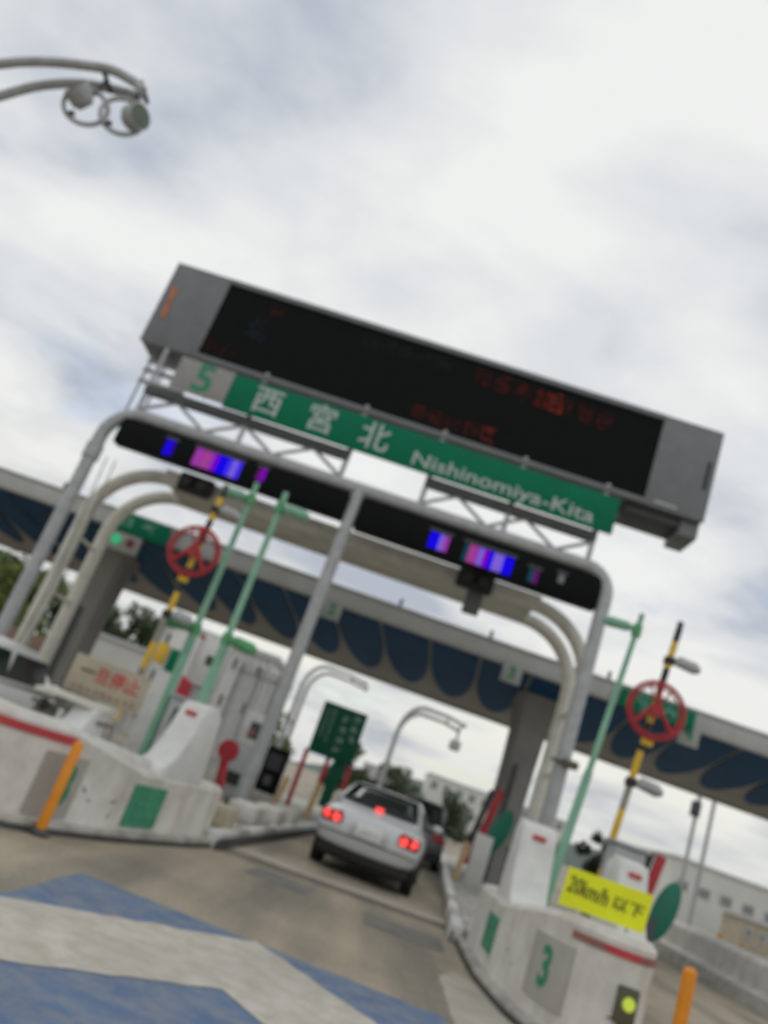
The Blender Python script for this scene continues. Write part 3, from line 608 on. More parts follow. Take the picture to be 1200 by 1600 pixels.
def wheel_post(x, y, zt, zw, rw, label, lean):
    t = thing('signal_post', (x, y, .18), label, 'signal post', 'striped posts with red wheels')
    z = .18; k = 0
    while z < zt - .01:
        z1 = min(zt, z + .42)
        MB().tube([(x + lean * z, y, z), (x + lean * z1, y, z1)], .05, 12).build('stripe', (YELLOW, DARK)[k % 2] if zt - z < 2.4 or k % 2 == 0 else mat('worn post', (.30, .28, .24), .7), t); z = z1; k += 1
    cxw = x + lean * zw
    wh = MB().tube(arc((cxw, y - .13, zw), rw, 0, 2 * pi, 32)[:-1], .029, 10, closed=True).build('wheel_ring', RED, t)
    MB().tube(arc((cxw, y - .11, zw), rw * .86, 0, 2 * pi, 32)[:-1], .018, 8, closed=True).build('inner_ring', RED, wh)
    for a in (pi / 2, pi / 2 + 2 * pi / 3 + .25, pi / 2 - 2 * pi / 3 - .25, pi / 2 + .42, pi / 2 - .42):
        thin = abs(abs(a - pi / 2) - .42) < .01
        MB().tube([(cxw, y - .13, zw + (.1 if not thin else .0)), (cxw + rw * cos(a), y - .13, zw + rw * sin(a))], .036 if not thin else .014, 8).build('spoke', RED, wh)
    disc(MB(), (cxw, y - .09, zw), .10, (0, -1, 0), .08, 16).build('hub', RED, wh)
    MB().box((cxw, y - .05, zw - rw - .06), (.16, .1, .1)).build('bracket', YELLOW, t, bevel=.02)
    for zl in (zw + .78, zw - 1.05):
        c = Vector((x + lean * zl, y, zl))
        MB().tube([c + Vector((.06, 0, 0)), c + Vector((.14, -.02, .03)), c + Vector((.36, -.05, .0)), c + Vector((.44, -.05, -.02))], [.04, .085, .09, .04], 12).build('lamp', GALV, t)
        MB().box(c, (.14, .14, .12)).build('clamp', DARK, t, bevel=.02)
    MB().tube([(x + lean * zt, y, zt), (x + lean * zt, y, zt + .1)], .045, 10).build('cap', GALVD, t)
wheel_post(-3.98, 12.6, 4.93, 3.80, .40, 'yellow and black post carrying a red wheel on the left island', .015)
wheel_post(3.12, 12.0, 5.02, 3.72, .40, 'yellow and black post carrying a red wheel on the right island', .07)

# ------------------------------------------------------------------ island equipment
def cabinet(name, x, y, w_, d_, h_, m_, label, cat, extra=None, rz=0):
    t = thing(name, (x, y, .18), label, cat)
    MB().box((x, y, .18 + h_ / 2), (w_, d_, h_), rz=rz).build('cabinet', m_, t, bevel=.03)
    MB().box((x, y, .18 + h_ + .03), (w_ + .08, d_ + .08, .05), rz=rz).build('lid', m_, t, bevel=.015)
    if extra: extra(t)
    return t
def hood_extra(t):
    MB().loft([[( -4.25 + .9 * q, 10.0 - .28 * sin(pi * q) , 1.10 + .03 * sin(pi * q)), (-4.25 + .9 * q, 10.4, 1.16), (-4.25 + .9 * q, 10.4, 1.2), (-4.25 + .9 * q, 10.0 - .28 * sin(pi * q), 1.15 + .03 * sin(pi * q))] for q in [k / 8 for k in range(9)]]).build('counter', CREAM, t)
    for k in range(3): MB().box((-4.05 + .25 * k, 9.95, .98 - .04 * k), (.08, .06, .14)).build('knob', DARK if k != 1 else WHITE2, t, bevel=.01)
cabinet('control_cabinet', -3.8, 10.3, .8, .5, .78, mat('olive grey cabinet', (.20, .20, .17), .7), 'olive grey control cabinet with rounded counter on the left island', 'cabinet', hood_extra)
def slots(t):
    x, y = -3.05, 12.9
    MB().span((x - .2, y - .285, 1.15), (x + .2, y - .265, 1.5)).build('slot_panel', GALVD, t, bevel=.01)
    MB().span((x - .25, y - .285, .5), (x + .25, y - .265, 1.0)).build('door', GALV, t, bevel=.01)
cabinet('toll_machine', -3.05, 12.9, .62, .5, 1.45, GALV, 'grey toll machine cabinet between the green poles', 'machine', slots)
# red disc post
t = thing('red_disc_post', (-2.38, 14.0, .18), 'red post with a round red disc behind the left guard tower', 'post')
MB().tube([(-2.34, 14.0, .18), (-2.52, 14.0, 1.15)], .075, 12).build('post', RED, t); disc(MB(), (-2.47, 13.9, 1.17), .17, (0, -1, 0), .06).build('disc', RED, t)
# pillars and machines packed between the left island and the gantry
t = thing('lane_pillar', (-4.5, 16.2, .18), 'white pillar with green and yellow panels behind the left green pole', 'pillar')
MB().span((-4.8, 16.2, .18), (-4.25, 16.6, 2.95)).build('shaft', WHITE2, t, bevel=.03)
MB().span((-4.68, 16.17, 2.12), (-4.40, 16.2, 2.56)).build('green_panel', GREENS, t, bevel=.005); MB().span((-4.95, 16.1, 2.2), (-4.74, 16.19, 2.6)).build('yellow_panel', YELLOW, t, bevel=.01)
t = thing('indicator_box', (-4.15, 17.2, .18), 'tall white indicator box with a red edge between the green poles', 'machine')
MB().span((-4.42, 17.2, 2.1), (-3.85, 17.6, 3.18)).build('head', WHITE2, t, bevel=.02); MB().span((-4.52, 17.18, 1.9), (-4.424, 17.5, 3.1)).build('red_edge', RED, t, bevel=.01)
MB().span((-4.36, 17.25, .18), (-3.95, 17.6, 2.1)).build('stand', GALV, t, bevel=.02); MB().span((-4.22, 17.185, 2.55), (-4.0, 17.2, 2.75)).build('lens_plate', GALVD, t)
t = thing('barrier_drive', (-3.8, 15.0, .18), 'red barrier drive with orange base behind the left guard tower', 'machine')
MB().prism([(-3.98, 1.25), (-3.72, 1.22), (-3.78, 2.0), (-3.98, 2.1)], (0, 15.0, 0), (1, 0, 0), (0, 0, 1), (0, 1, 0), .3).build('red_casing', RED, t, bevel=.03)
MB().span((-3.96, 15.0, .55), (-3.62, 15.3, 1.0)).build('orange_base', mat('rust orange casing', (.40, .13, .05), .6), t, bevel=.04); MB().span((-3.92, 15.02, 1.0), (-3.68, 15.28, 1.25)).build('neck', CREAM, t, bevel=.02); MB().span((-4.0, 14.98, .18), (-3.58, 15.32, .55)).build('plinth', KERB, t, bevel=.02)
t = thing('ticket_machine', (-2.9, 18.2, .18), 'grey ticket machine with a small dark screen behind the red disc post', 'machine')
MB().span((-3.3, 18.2, .18), (-2.55, 18.8, 1.35)).build('base_cabinet', GALV, t, bevel=.03); MB().span((-3.2, 18.25, 1.35), (-2.62, 18.75, 2.05)).build('upper_cabinet', WHITE2, t, bevel=.03)
MB().span((-3.0, 18.23, 1.5), (-2.7, 18.25, 1.85)).build('screen', WIN, t); MB().span((-2.98, 18.215, 1.55), (-2.86, 18.23, 1.7)).build('pink_label', FADERED, t); MB().span((-3.1, 18.17, .5), (-2.8, 18.2, .75)).build('slot', DARK, t)
t = thing('slatted_fence', (-3.6, 24.5, .18), 'pale upright slatted screen behind the gantry middle post', 'fence')
for k in range(9): MB().box((-4.9 + k * .19, 24.5, 1.85), (.13, .06, 3.3)).build('slat', WHITE2 if k % 3 else GALV, t, bevel=.01)
for z in (.6, 3.2): MB().span((-5.0, 24.54, z), (-3.3, 24.6, z + .1)).build('rail', GALV, t)
t = thing('payment_terminal', (-2.65, 21.5, .18), 'black screened payment terminal on the left island past the gantry post', 'machine')
MB().span((-2.9, 21.5, .42), (-2.36, 21.9, 1.55)).build('case', BLACK, t, bevel=.02); MB().span((-2.95, 21.45, .18), (-2.3, 21.95, .44)).build('plinth', KERB, t, bevel=.02)
MB().span((-2.82, 21.485, 1.0), (-2.45, 21.5, 1.4)).build('screen', WIN, t); MB().span((-2.75, 21.48, .62), (-2.55, 21.5, .85)).build('panel', GALVD, t)
# white blocks along the left kerb
for k, (x, y, m_) in enumerate(((-2.05, 12.5, mat('cream block', (.47, .42, .30), .8)), (-1.98, 14.8, WHITE), (-1.75, 16.4, WHITE), (-1.62, 18.2, WHITE))):
    tag(MB().box((x, y, .33), (.5, .8 if k else .45, .30), rz=-SKEW).build('concrete_block', m_, bevel=.05),
        ('cream concrete block at the foot of the left guard tower', 'white concrete block on left kerb nearest the red disc post', 'white concrete block on left kerb beside the gantry post', 'white concrete block on left kerb nearest the silver car')[k], 'block', 'concrete blocks on the left kerb')
# green text sign with red legs
t = thing('lane_notice_board', (-1.5, 23.0, .18), 'dark green upright notice board on red posts beyond the silver car', 'sign')
MB().span((-2.10, 23.0, 1.76), (-.86, 23.06, 3.17)).build('panel', GREEND, t, bevel=.01)
mb = MB(); r = random.Random(9)
for c_, (x, n_, s_) in enumerate(((-1.1, 3, .2), (-1.38, 4, .19), (-1.75, 7, .09), (-1.92, 7, .08))):
    for k in range(n_): scribble(mb, (x, 22.994, 2.98 - k * (s_ * 1.45) - (.12 if c_ == 1 else 0)), (1, 0, 0), (0, 0, 1), s_, s_, r, 6, .022 if s_ > .1 else .012)
struct(mb.build('lettering', mat('dull white lettering', (.30, .42, .36), .6), t, smooth=False), 'stuff')
for x in (-2.12, -1.5, -.86): MB().box((x, 23.1, 1.0), (.12, .1, 1.64)).build('leg', RED, t, bevel=.01)
MB().box((-1.2, 23.12, 1.15), (.3, .06, 1.2)).build('lower_panel', GREEND, t)
def gate_unit(x, y, s, label, flip):
    t = thing('gate_unit', (x, y, .18), label, 'gate', 'red and green gate units on the right island')
    MB().box((x, y + .15, .18 + .55 * s), (.40 * s, .4, 1.1 * s), rz=-.1).build('cabinet', WHITE2 if flip else GALVD, t, bevel=.03)
    MB().prism([(-.30, .55), (-.16, .55), (.14, 2.25), (-.02, 2.30)], (x, y, .0), (s, 0, 0), (0, 0, s), (0, 1, 0), .08).build('red_panel', RED, t, bevel=.015)
    MB().prism([(-.42, .55), (-.32, .55), (-.05, 2.3), (-.20, 2.2)], (x, y + .03, .0), (s, 0, 0), (0, 0, s), (0, 1, 0), .08).build('black_panel', DARK, t, bevel=.015)
    e_ = [(.26 + .20 * cos(a) + .10 * sin(a), 1.45 + .5 * sin(a)) for a in [2 * pi * k / 24 for k in range(24)]]
    MB().prism(e_, (x, y - .05, .0), (s, 0, 0), (0, 0, s), (0, 1, 0), .05).build('green_disc', mat('gate green', (.0, .16, .10), .45, var=.08), t, bevel=.01)
    MB().tube([(x + .05 * s, y, .18), (x + .1 * s, y, 1.2 * s)], .05, 10).build('post', GALV, t)
gate_unit(2.75, 20.5, 1.05, 'red and green gate unit on the right island ahead of the silver car', True)
gate_unit(4.1, 12.6, .84, 'red and green gate unit behind the yellow sheet', False)
tag(MB().tube([(2.32, 20.3, .19), (2.36, 20.3, 1.05)], .07, 12).build('tan_post', TAN), 'tan plastic post at the right kerb before the far gate unit', 'bollard', 'tan plastic posts')
tag(MB().tube([(-2.18, 20.6, .19), (-2.10, 20.6, 1.0)], .07, 12).build('tan_post', TAN), 'tan plastic post before the black payment terminal', 'bollard', 'tan plastic posts')
tag(MB().tube([(-1.5, 22.4, .19), (-1.42, 22.4, 1.1)], .08, 12).build('tan_post', TAN), 'tan plastic post before the dark green notice board', 'bollard', 'tan plastic posts')
cabinet('lane_controller', 3.35, 11.6, .42, .4, 1.62, GALV, 'grey upright controller box behind the yellow sheet on the right island', 'cabinet')
def mini(t):
    MB().box((2.42, 13.9, 1.5), (.2, .2, .26)).build('camera_head', WHITE2, t, bevel=.03); MB().tube([(2.42, 14.0, 1.3), (2.42, 14.0, 2.6)], .03, 8).build('mast', GALV, t)
cabinet('vehicle_sensor', 2.42, 14.0, .30, .35, 1.05, GALVD, 'dark vehicle sensor with white camera head behind the right guard tower', 'sensor', mini)
lampbox = thing('post_lamp', (3.2, 16.8, 3.0), 'small dark lamp clamped on the right gantry post', 'lamp')
MB().box((3.42, 16.78, 3.12), (.32, .2, .16)).build('housing', mat('olive lamp housing', (.10, .10, .06), .6), lampbox, bevel=.04); MB().box((3.3, 16.85, 3.12), (.5, .06, .05)).build('clamp', DARK, lampbox)

# ------------------------------------------------------------------ cars
def make_car(label, paint, loc, rz, Wd=1.70, Ht=1.45, Ln=4.6, group=None, lit=True, van=False, name='parked_car'):
    t = thing(name, loc, label, 'car', group, rz); h = Wd / 2
    def sec(y, w_, zb, zt, crown=.02):
        half = [(w_ * .80, zb), (w_ * .97, zb + .08), (w_, (zb + zt) * .5), (w_ * .985, zt - .16), (w_ * .93, zt - .03), (w_ * .55, zt + crown * .7)]
        return [(x, y, z) for x, z in half] + [(-x, y, z) for x, z in half[::-1]]
    D = 1.02 if not van else 1.0
    st = [(-.02, h * .88, .42, .66), (.0, h * .94, .38, .80), (.05, h * .975, .36, D - .10), (.16, h * .99, .35, D - .02), (.55, h, .32, D), (1.2, h, .24, D - .01), (Ln * .5, h, .20, D - .04), (Ln * .75, h, .20, D - .06), (Ln * .88, h * .98, .22, D - .14), (Ln * .97, h * .92, .25, D - .26), (Ln, h * .80, .34, D - .40)]
    MB().loft([sec(*s) for s in st]).build('body', paint, t, sub=2, local=True)
    # cabin
    hr = h * .73; b0 = .50 if not van else .06; r0 = 1.30 if not van else .32; r1 = Ln * .57; b1 = Ln * .77
    zb = D - .05
    def cs(y, wb, wr, zt): return [(wb, y, zb), (wr + .02, y, zt - .10), (wr - .06, y, zt - .015), (0, y, zt + .005), (-wr + .06, y, zt - .015), (-wr - .02, y, zt - .10), (-wb, y, zb)]
    rings = [cs(b0, h * .86, h * .80, zb + .06), cs(r0, h * .93, hr, Ht - .025), cs((r0 + r1) / 2, h * .94, hr, Ht), cs(r1, h * .93, hr * .98, Ht - .03), cs(b1, h * .86, h * .78, zb + .05)]
    MB().loft(rings).build('cabin', paint, t, bevel=.03, local=True)
    def lerp(a, b, u): return a + (b - a) * u
    def panel(y0, y1, z0, z1, w0, w1, n, off, sgn):     # glass across the car, following the sloped screen
        d = Vector((0, y1 - y0, z1 - z0)).normalized(); nrm = Vector((0, -d.z, d.y)) * sgn
        rows = []
        for k in range(n + 1):
            u = k / n; w_ = lerp(w0, w1, u)
            rows.append([Vector((w_ * q, lerp(y0, y1, u) + .06 * q * q * sgn, lerp(z0, z1, u) - .012 * q * q)) + nrm * off for q in (-1, -.6, -.2, .2, .6, 1)])
        return MB().grid(rows)
    s0 = .12; s1 = .90
    panel(lerp(b0, r0, s0), lerp(b0, r0, s1), lerp(zb + .06, Ht - .03, s0) , lerp(zb + .06, Ht - .03, s1), h * .76, hr * .86, 4, .045, 1).build('rear_window', GLASS, t, local=True, solid=.008)
    panel(lerp(b1, r1, s0), lerp(b1, r1, s1), lerp(zb + .05, Ht - .03, s0), lerp(zb + .05, Ht - .03, s1), h * .76, hr * .86, 4, .022, -1).build('windscreen', GLASS, t, local=True, solid=.008)
    for s in (-1, 1):
        for ya, yb_ in ((r0 - (.1 if not van else 0), (r0 + r1) / 2 - .06), ((r0 + r1) / 2 + .04, r1 + .25)):
            q = []
            for y, u in ((ya - .12, .10), (yb_, .10), (yb_, .88), (ya + .10, .88)):
                q.append((s * (lerp(h * .93, hr + .02, u * .97) + .012), y, lerp(zb, Ht - .11, u)))
            MB().add(q, [(0, 1, 2, 3)]).build('side_window', GLASS, t, local=True, smooth=False, solid=.01)
        mr = MB().sphere((s * (h + .10), b1 - .55, zb + .12), .11, 12, 8, (1, .6, .7)).build('mirror', paint, t, local=True); MB().box((s * (h + .01), b1 - .55, zb + .06), (.12, .06, .04)).build('mirror_arm', DARK, mr, local=True)
        # tail lamp cluster
        lx = s * h * .74
        tl = MB().box((lx, -.03, .80), (.37, .10, .19), rz=s * .16, ry=s * .12).build('tail_lamp', LENS, t, bevel=.05, local=True)
        for q in (-.085, .075): disc(MB(), (lx + s * q, -.085 + (.03 if q > 0 else .0), .792 + (.012 if q > 0 else -.004)), .066, (0, -1, .1), .018, 18).build('lit_bulb', BRAKE if lit else LENS, tl, local=True)
        for y in (.95, Ln - .95):
            whl = MB().tube([(s * (h - .20), y, .31), (s * (h - .03), y, .31)], .31, 24).build('wheel', TYRE, t, local=True, bevel=.03)
            disc(MB(), (s * (h - .02), y, .31), .20, (s, 0, 0), .012, 20).build('rim', RIM, whl, local=True)
            MB().tube([(s * (h - .16), y, .33), (s * (h + .004), y, .33)], .36, 24).build('wheel_arch', DARK, t, local=True)
    MB().box((0, -.085, .73), (.42, .02, .20)).build('number_plate', PLATEW, t, bevel=.004, local=True)
    mbp = MB(); r = random.Random(2)
    for k in range(4): scribble(mbp, (-.13 + .085 * k, -.097, .71), (1, 0, 0), (0, 0, 1), .05, .08, r, 4, .012)
    struct(mbp.build('plate_characters', mat('faint plate characters', (.38, .42, .40), .6), t, smooth=False, local=True), 'stuff')
    MB().box((0, -.06, .72), (h * .70, .012, .25)).build('boot_recess', paint, t, bevel=.02, local=True)
    MB().box((0, .0, .585), (h * 1.88, .13, .014)).build('bumper_seam', GALVD, t, local=True)
    MB().box((0, .35, .30), (h * 1.7, .5, .16)).build('rear_valance', DARK, t, bevel=.03, local=True)
    MB().box((0, Ln / 2, .24), (h * 1.5, Ln * .9, .12)).build('underbody', DARK, t, local=True)
    MB().box((0, b0 + .07, zb + .135), (.14, .05, .05), rx=radians(-30)).build('high_brake_lamp', BRAKE if lit else LENS, t, bevel=.01, local=True)
    return t
make_car('silver sedan with lit brake lamps in the middle toll lane', SILVER, (0.11, 14.15, .013), radians(-5), Wd=1.78, name='silver_sedan', group='cars in the toll lanes')
make_car('charcoal minivan ahead of the silver sedan', CHARC, (1.32, 23.0, .013), radians(-4), Wd=1.66, Ht=1.66, Ln=4.4, van=True, lit=False, name='charcoal_minivan', group='cars in the toll lanes')
make_car('white minivan at the left edge of the picture', CARWHITE, (-7.0, 12.0, .013), radians(-3), Wd=1.7, Ht=1.60, Ln=4.3, van=True, lit=False, name='white_minivan', group='cars in the toll lanes')

# ------------------------------------------------------------------ arched lamps
def arched_lamp(x, y, zs, reach, H_, r_, label, dy, big=1.0, lamps=True):
    t = thing('arched_street_lamp', (x, y, 0), label, 'street lamp', 'arched double-arm street lamps')
    for k, (yy, drop) in enumerate(((y, 0), (y + dy, 0))):
        pts = [(x, yy, 0), (x, yy, zs)] + arc((x + r_, yy, zs), r_, pi, pi * .52, 10, V=(0, 0, (H_ - zs) / r_))[1:] + [(x + reach * .7, yy, H_ - .02), (x + reach, yy, H_ - .16 * big)]
        n = len(pts); MB().tube(pts, [.10 * big] * 2 + [.09 * big] * (n - 4) + [.075 * big] * 2, 14).build('arm', GALV, t)
    for f_ in (.72, .98):
        MB().tube([(x + reach * f_, y, H_ - .05 * big), (x + reach * f_, y + dy, H_ - .05 * big)], .035 * big, 8).build('cross_bar', GALVD, t)
    if lamps:
        for f_, a in ((.74, .35), (1.0, -.9)):
            c = Vector((x + reach * f_, y + dy * .5, H_ - .45 * big))
            fl = MB().tube([c + Vector((.0, .0, .30 * big)), c + Vector((0, 0, .42 * big))], .03, 8).build('stem', GALVD, t)
            MB().tube(arc(c, .27 * big, 0, 2 * pi, 28, U=(1, .25, 0))[:-1], .035 * big, 10, closed=True).build('ring_bracket', GALV, t)
            d = Vector((sin(a) * -1, -.5, cos(a) * .3)).normalized()
            dr = MB().tube([c + d * -.05, c + d * .02, c + d * .24 * big], [.10 * big, .17 * big, .19 * big], 18).build('floodlight', GALV, t)
            disc(MB(), c + d * .235 * big, .165 * big, d, .012, 18).build('lens', mat('grey green lens', (.10, .13, .09), .3), dr)
    MB().tube([(x, y + dy / 2, 0), (x, y + dy / 2, .3)], [.5 * big, .4 * big], 12).build('footing', KERB, t)
t = thing('arched_street_lamp', (-10.6, 9.1, 0), 'arched lamp with two ring floodlights at the upper left', 'street lamp', 'arched double-arm street lamps')
for yy, P_ in ((9.0, [(-10.6, 0), (-10.6, 3), (-10.55, 5.8), (-9.9, 7.5), (-8.33, 8.8), (-7.03, 9.22), (-6.46, 9.17), (-6.22, 9.05)]), (9.3, [(-10.6, 0), (-10.6, 3), (-10.5, 5.4), (-9.6, 7.3), (-8.32, 8.51), (-7.8, 8.92), (-7.2, 9.15), (-6.4, 9.2)])):
    MB().tube([(p.x, yy, p.y) for p in smooth_line(P_)], .068, 14).build('arm', GALV, t)
for x in (-6.9, -6.32): MB().tube([(x, 9.0, 9.2), (x + .05, 9.3, 9.12)], .035, 8).build('cross_bar', GALVD, t)
for x, z, dv_, a_ in ((-6.92, 8.60, (-.45, -.6, .35), 0), (-6.36, 8.62, (1.0, -.5, .05), 1)):
    c = Vector((x, 9.1, z))
    MB().tube([(x + .05, 9.12, 9.15), (x + .02, 9.1, z + .24)], .03, 8).build('stem', GALVD, t)
    MB().tube(arc(c, .29, 0, 2 * pi, 28, U=(1, .25, 0))[:-1], .035, 10, closed=True).build('ring_bracket', GALV, t)
    d = Vector(dv_).normalized(); c = c + Vector((-.05, 0, .05)) if a_ == 0 else c + Vector((.1, 0, 0))
    dr = MB().tube([c - d * .06, c + d * .02, c + d * .22], [.10, .17, .185], 18).build('floodlight', GALV, t)
    disc(MB(), c + d * .215, .165, d, .012, 18).build('lens', mat('grey green lens', (.10, .13, .09), .3), dr)
    MB().box(Vector((x - .1, 9.05, z - .22)), (.1, .06, .05), ry=-.6).build('hinge', DARK, t)
MB().tube([(-10.6, 9.15, 0), (-10.6, 9.15, .3)], [.5, .4], 12).build('footing', KERB, t)
arched_lamp(-5.6, 45, 5.2, 3.3, 6.6, 1.1, 'distant arched lamp left of the green notice board', 2.6, 1.2, False)
arched_lamp(0.05, 40, 4.2, 3.0, 5.75, 1.0, 'distant arched lamp above the silver sedan', 3.0, 1.2, False)
t = thing('floodlight_head', (2.9, 41.5, 4.4), 'small floodlight hanging at the end of the distant arched lamp', 'floodlight')
MB().tube([(2.9, 41.5, 5.6), (2.9, 41.5, 4.9)], .05, 8).build('stem', GALVD, t); MB().box((2.9, 41.4, 4.7), (.5, .4, .5), rz=.3).build('housing', GALV, t, bevel=.08)
for i, (x, lab) in enumerate(((14.2, 'thin steel pole at far right with a box near its top'), (14.9, 'taller steel pole at far right beside its twin'))):
    t = thing('steel_pole', (x, 40, 0), lab, 'pole', 'steel poles at far right')
    MB().tube([(x, 40, 0), (x, 40, 6.6 + .4 * i)], .09, 10).build('pole', GALV, t)
    if i == 0: MB().box((x - .1, 39.9, 5.6), (.4, .3, .7)).build('box', GALVD, t, bevel=.05); MB().tube([(x, 40, 6.4), (x + .7, 40, 6.4)], .05, 8).build('tie', GALV, t)

# ------------------------------------------------------------------ right: next lane's divider, buildings
dv = thing('concrete_divider', (9.4, 17, 0), 'long pale concrete divider beyond the next lane at lower right', 'divider')
pr = [(0, 0), (.45, 0), (.45, .22), (.62, .30), (.62, .82), (.75, .9), (1.9, .9), (1.9, 0)]
MB().loft([[(8.0 + a + (y - 12) * .07, y, b) for a, b in pr] for y in (11.5, 16, 22, 30, 36)]).build('wall', WHITE, dv, bevel=.03)
MB().loft([[(7.98 + a + (y - 12) * .07, y, b) for a, b in ((0, .003), (.3, .003), (.3, .24), (.08, .24))] for y in (11.5, 20, 36)]).build('kerb', KERB, dv)
def building(x0, y0, w_, d_, h_, label, skin, rows, cols, group='far buildings', roof=None, wh=.9, wf=.55):
    t = thing('building', (x0 + w_ / 2, y0, 0), label, 'building', group)
    MB().span((x0, y0, 0), (x0 + w_, y0 + d_, h_)).build('wall', skin, t)
    MB().span((x0 - .2, y0 - .2, h_), (x0 + w_ + .2, y0 + d_ + .2, h_ + .25)).build('roof', roof or BLDG2, t)
    for i in range(rows):
        for j in range(cols):
            cxw = x0 + w_ * (j + .5) / cols; cz = h_ * (i + .6) / rows; ww = w_ / cols * wf
            f_ = MB().span((cxw - ww / 2, y0 - .06, cz - wh / 2), (cxw + ww / 2, y0 + .0, cz + wh / 2)).build('window', BLDG2, t)
            ins = min(.08, ww * .2); MB().span((cxw - ww / 2 + ins, y0 - .075, cz - wh / 2 + .08), (cxw + ww / 2 - ins, y0 - .062, cz + wh / 2 - .08)).build('pane', FARWIN if y0 > 60 else WIN, f_)
    return t
building(27.5, 80, 10, 12, 5.2, 'pale flat warehouse at far right with dark windows', BLDG, 1, 5)
building(38, 90, 14, 12, 5.6, 'grey warehouse behind the right edge of canopy', BLDG2, 1, 4)
building(30, 70, 3.2, 4, 2.2, 'low pale shed before the far warehouse', BEIGE, 1, 3, wh=.7)
building(-11.9, 38, 5.6, 6, 5.2, 'white toll office block with narrow slits behind the left islands', WHITE2, 3, 5, 'toll office', wh=.6, wf=.16)
ofc = bpy.data.objects['building.002'] if False else [o for o in COL.objects if o.get('group') == 'toll office'][0]
for k in range(6): MB().span((-11.81 + k * 1.084 - .09, 37.86, 0), (-11.81 + k * 1.084 + .09, 38.0, 5.2)).build('pilaster', BLDG2, ofc, bevel=.02)
building(8, 150, 16, 14, 7.5, 'distant pale factory straight ahead', BLDG, 2, 7, wh=1.4)
building(-4, 170, 9, 14, 6.0, 'distant pale block left of the factory', BLDG2, 2, 4, wh=1.3)
building(27, 180, 12, 14, 9, 'distant pale tower block right of the factory', BLDG, 3, 5, wh=1.5)
building(-22, 52, 8.5, 5, 4.4, 'low white depot behind the left trees', BLDG, 1, 4, wh=.9)
tag(MB().span((-24, 33, 0), (-13.2, 33.6, 2.5)).build('boundary_wall', BRICK, bevel=.03), 'reddish brown wall seen past the left portal poles', 'wall')
tag(MB().span((-15, 30, 0), (-10.6, 30.5, 1.6)).build('concrete_wall', KERB, bevel=.03), 'low grey concrete wall before the reddish brown one', 'wall')
for k, (x, y, h_, lab) in enumerate(((12.2, 30, 1.0, 'small orange post beyond the divider, nearest the steel poles'), (13.4, 31, .95, 'small orange post beyond the divider, middle of three'), (17.0, 33, 1.4, 'small orange post beyond the divider, at the right edge'))):
    tag(MB().tube([(x, y, 0), (x, y, h_)], [.09, .07], 10).build('orange_post', ORANGE if k != 1 else TAN), lab, 'bollard', 'orange posts beyond the divider')
cb = thing('crash_cushion', (19.4, 34, 0), 'yellow topped dark barrier unit at the right edge beyond the divider', 'barrier')
MB().span((18.2, 34, 0), (21, 35.5, 1.3)).build('block', mat('dark green block', (.05, .07, .03), .8), cb, bevel=.08); MB().span((18.1, 33.95, 1.3), (21.1, 35.55, 1.52)).build('yellow_top', YELLOW, cb, bevel=.04)
tag(MB().span((16.6, 31.5, 0), (17.8, 32.4, .8)).build('utility_box', mat('blue grey box', (.20, .22, .26), .6), bevel=.06), 'blue grey utility box on the ground at the right edge', 'box')
tag(MB().sphere((4.9, 15.4, .55), .22, 12, 8).build('red_buoy_lamp', RED), 'round red lamp on the ground beside the near gate unit', 'lamp')

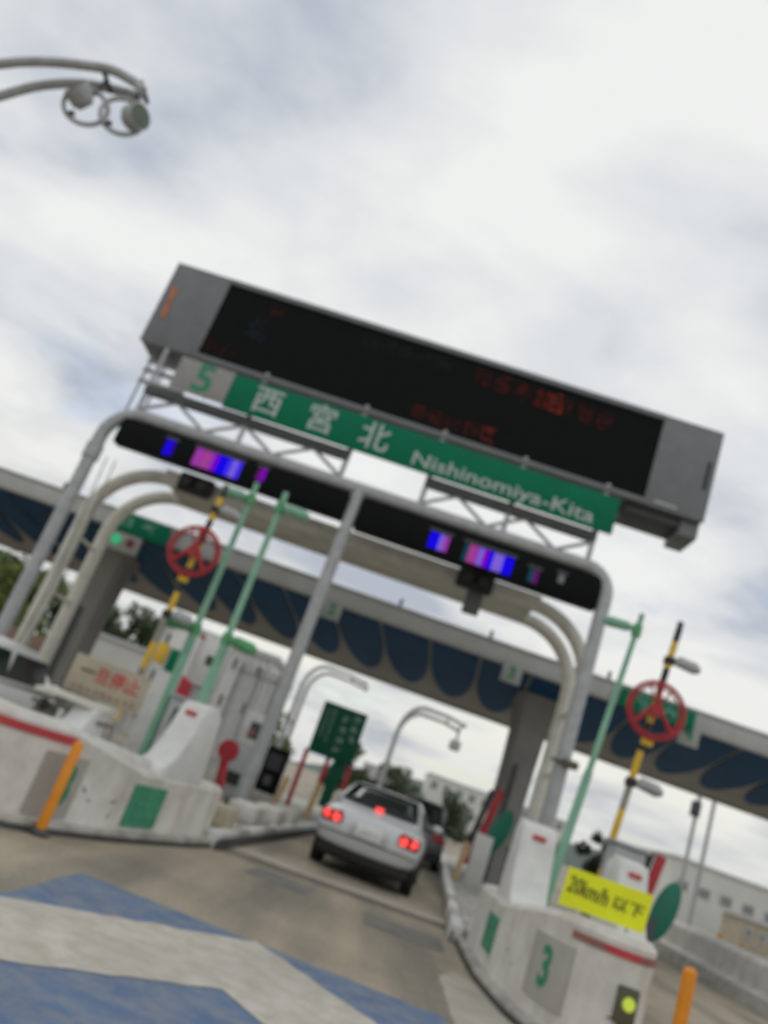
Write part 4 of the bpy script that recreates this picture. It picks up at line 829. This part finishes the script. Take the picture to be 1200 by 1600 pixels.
# ------------------------------------------------------------------ trees and hills
def tree(x, y, z0, h_, rx, label, leaf, n=2600, seed=1, s=.22, group='trees around the plaza'):
    t = thing('tree', (x, y, 0), label, 'tree', group); r = random.Random(seed)
    tk = MB().tube([(x, y, 0), (x + .1, y, h_ * .35), (x, y + .1, h_ * .7)], [.18, .13, .05], 8)
    for k in range(5):
        a = r.uniform(0, 2 * pi); q = h_ * r.uniform(.3, .5)
        tk.tube([(x + .05, y, q), (x + cos(a) * rx * .35, y + sin(a) * rx * .35, q + h_ * .15), (x + cos(a) * rx * .7, y + sin(a) * rx * .7, q + h_ * .28)], [.07, .05, .02], 6)
    tk.build('trunk', BARK, t)
    clumps = [(r.gauss(0, .45) * rx, r.gauss(0, .45) * rx, z0 + (h_ - z0) * r.uniform(.1, .92), r.uniform(.25, .5) * rx) for _ in range(16)]
    mb = MB()
    for k in range(n):
        c = r.choice(clumps); d = Vector((r.gauss(0, 1), r.gauss(0, 1), r.gauss(0, .8))).normalized() * c[3] * r.uniform(.5, 1.05)
        p = Vector((x + c[0], y + c[1], c[2])) + d; p.z = max(z0 * .7, min(h_ * 1.05, p.z))
        u = Vector((r.gauss(0, 1), r.gauss(0, 1), r.gauss(0, 1))).normalized(); v = u.orthogonal().normalized() * s * r.uniform(.5, 1.1); u = u * s * r.uniform(.6, 1.2)
        mb.v += [p - u, p + v * .5, p + u, p - v * .5]; b = len(mb.v) - 4; mb.f.append((b, b + 1, b + 2, b + 3))
    mb.build('crown', leaf, t, smooth=False)
tree(-20.5, 62, 3.2, 7.6, 2.8, 'dark round tree left of the left red wheel', LEAF1, seed=1, s=.3)
tree(-23.8, 61, 3.0, 7.2, 2.6, 'dark tree behind the low white depot at far left', LEAF1, seed=2, s=.3)
tree(-20.2, 42, 2.4, 6.0, 2.0, 'fresh green tree between the left portal poles', LEAF2, seed=3, s=.25)
tree(-25, 48, 2.0, 6.5, 2.4, 'dark green tree at the left edge of the picture', LEAF1, seed=4, s=.28)
tree(-6.6, 46, .8, 3.6, 1.3, 'fresh green bush above the black terminal', LEAF2, n=1600, seed=5, s=.18)
tree(5.2, 58, .4, 2.9, 1.6, 'dark bush beyond the charcoal minivan', LEAF1, n=1800, seed=6, s=.2)
tree(7.9, 30, .3, 2.75, .75, 'slim dark evergreen behind the yellow sheet', LEAF1, n=1500, seed=7, s=.14)
tree(1.6, 75, .6, 4.0, 2.0, 'dark tree far beyond the arched lamp', LEAF1, n=1500, seed=8, s=.3)
tree(9.5, 48, .3, 2.6, 1.3, 'fresh green bush beside the far gate unit', LEAF2, n=1400, seed=9, s=.2)
tree(44, 85, 1, 6, 3, 'tree at the right edge beyond the warehouses', LEAF1, n=1800, seed=10, s=.35)
tree(-2.6, 70, .5, 4.2, 2.2, 'dark tree behind the green notice board', LEAF1, n=1600, seed=12, s=.3)
rows = []
r = random.Random(4)
xs = list(range(-900, 1300, 40)); hs = [20 + 16 * sin(x * .006) + 9 * sin(x * .017 + 1) + r.uniform(-3, 3) for x in xs]
struct(MB().grid([[(x, 900, -1) for x in xs], [(x, 1000, h_ * .7) for x, h_ in zip(xs, hs)], [(x, 1100, h_) for x, h_ in zip(xs, hs)], [(x, 1400, -1) for x in xs]]).build('hills', HILL))
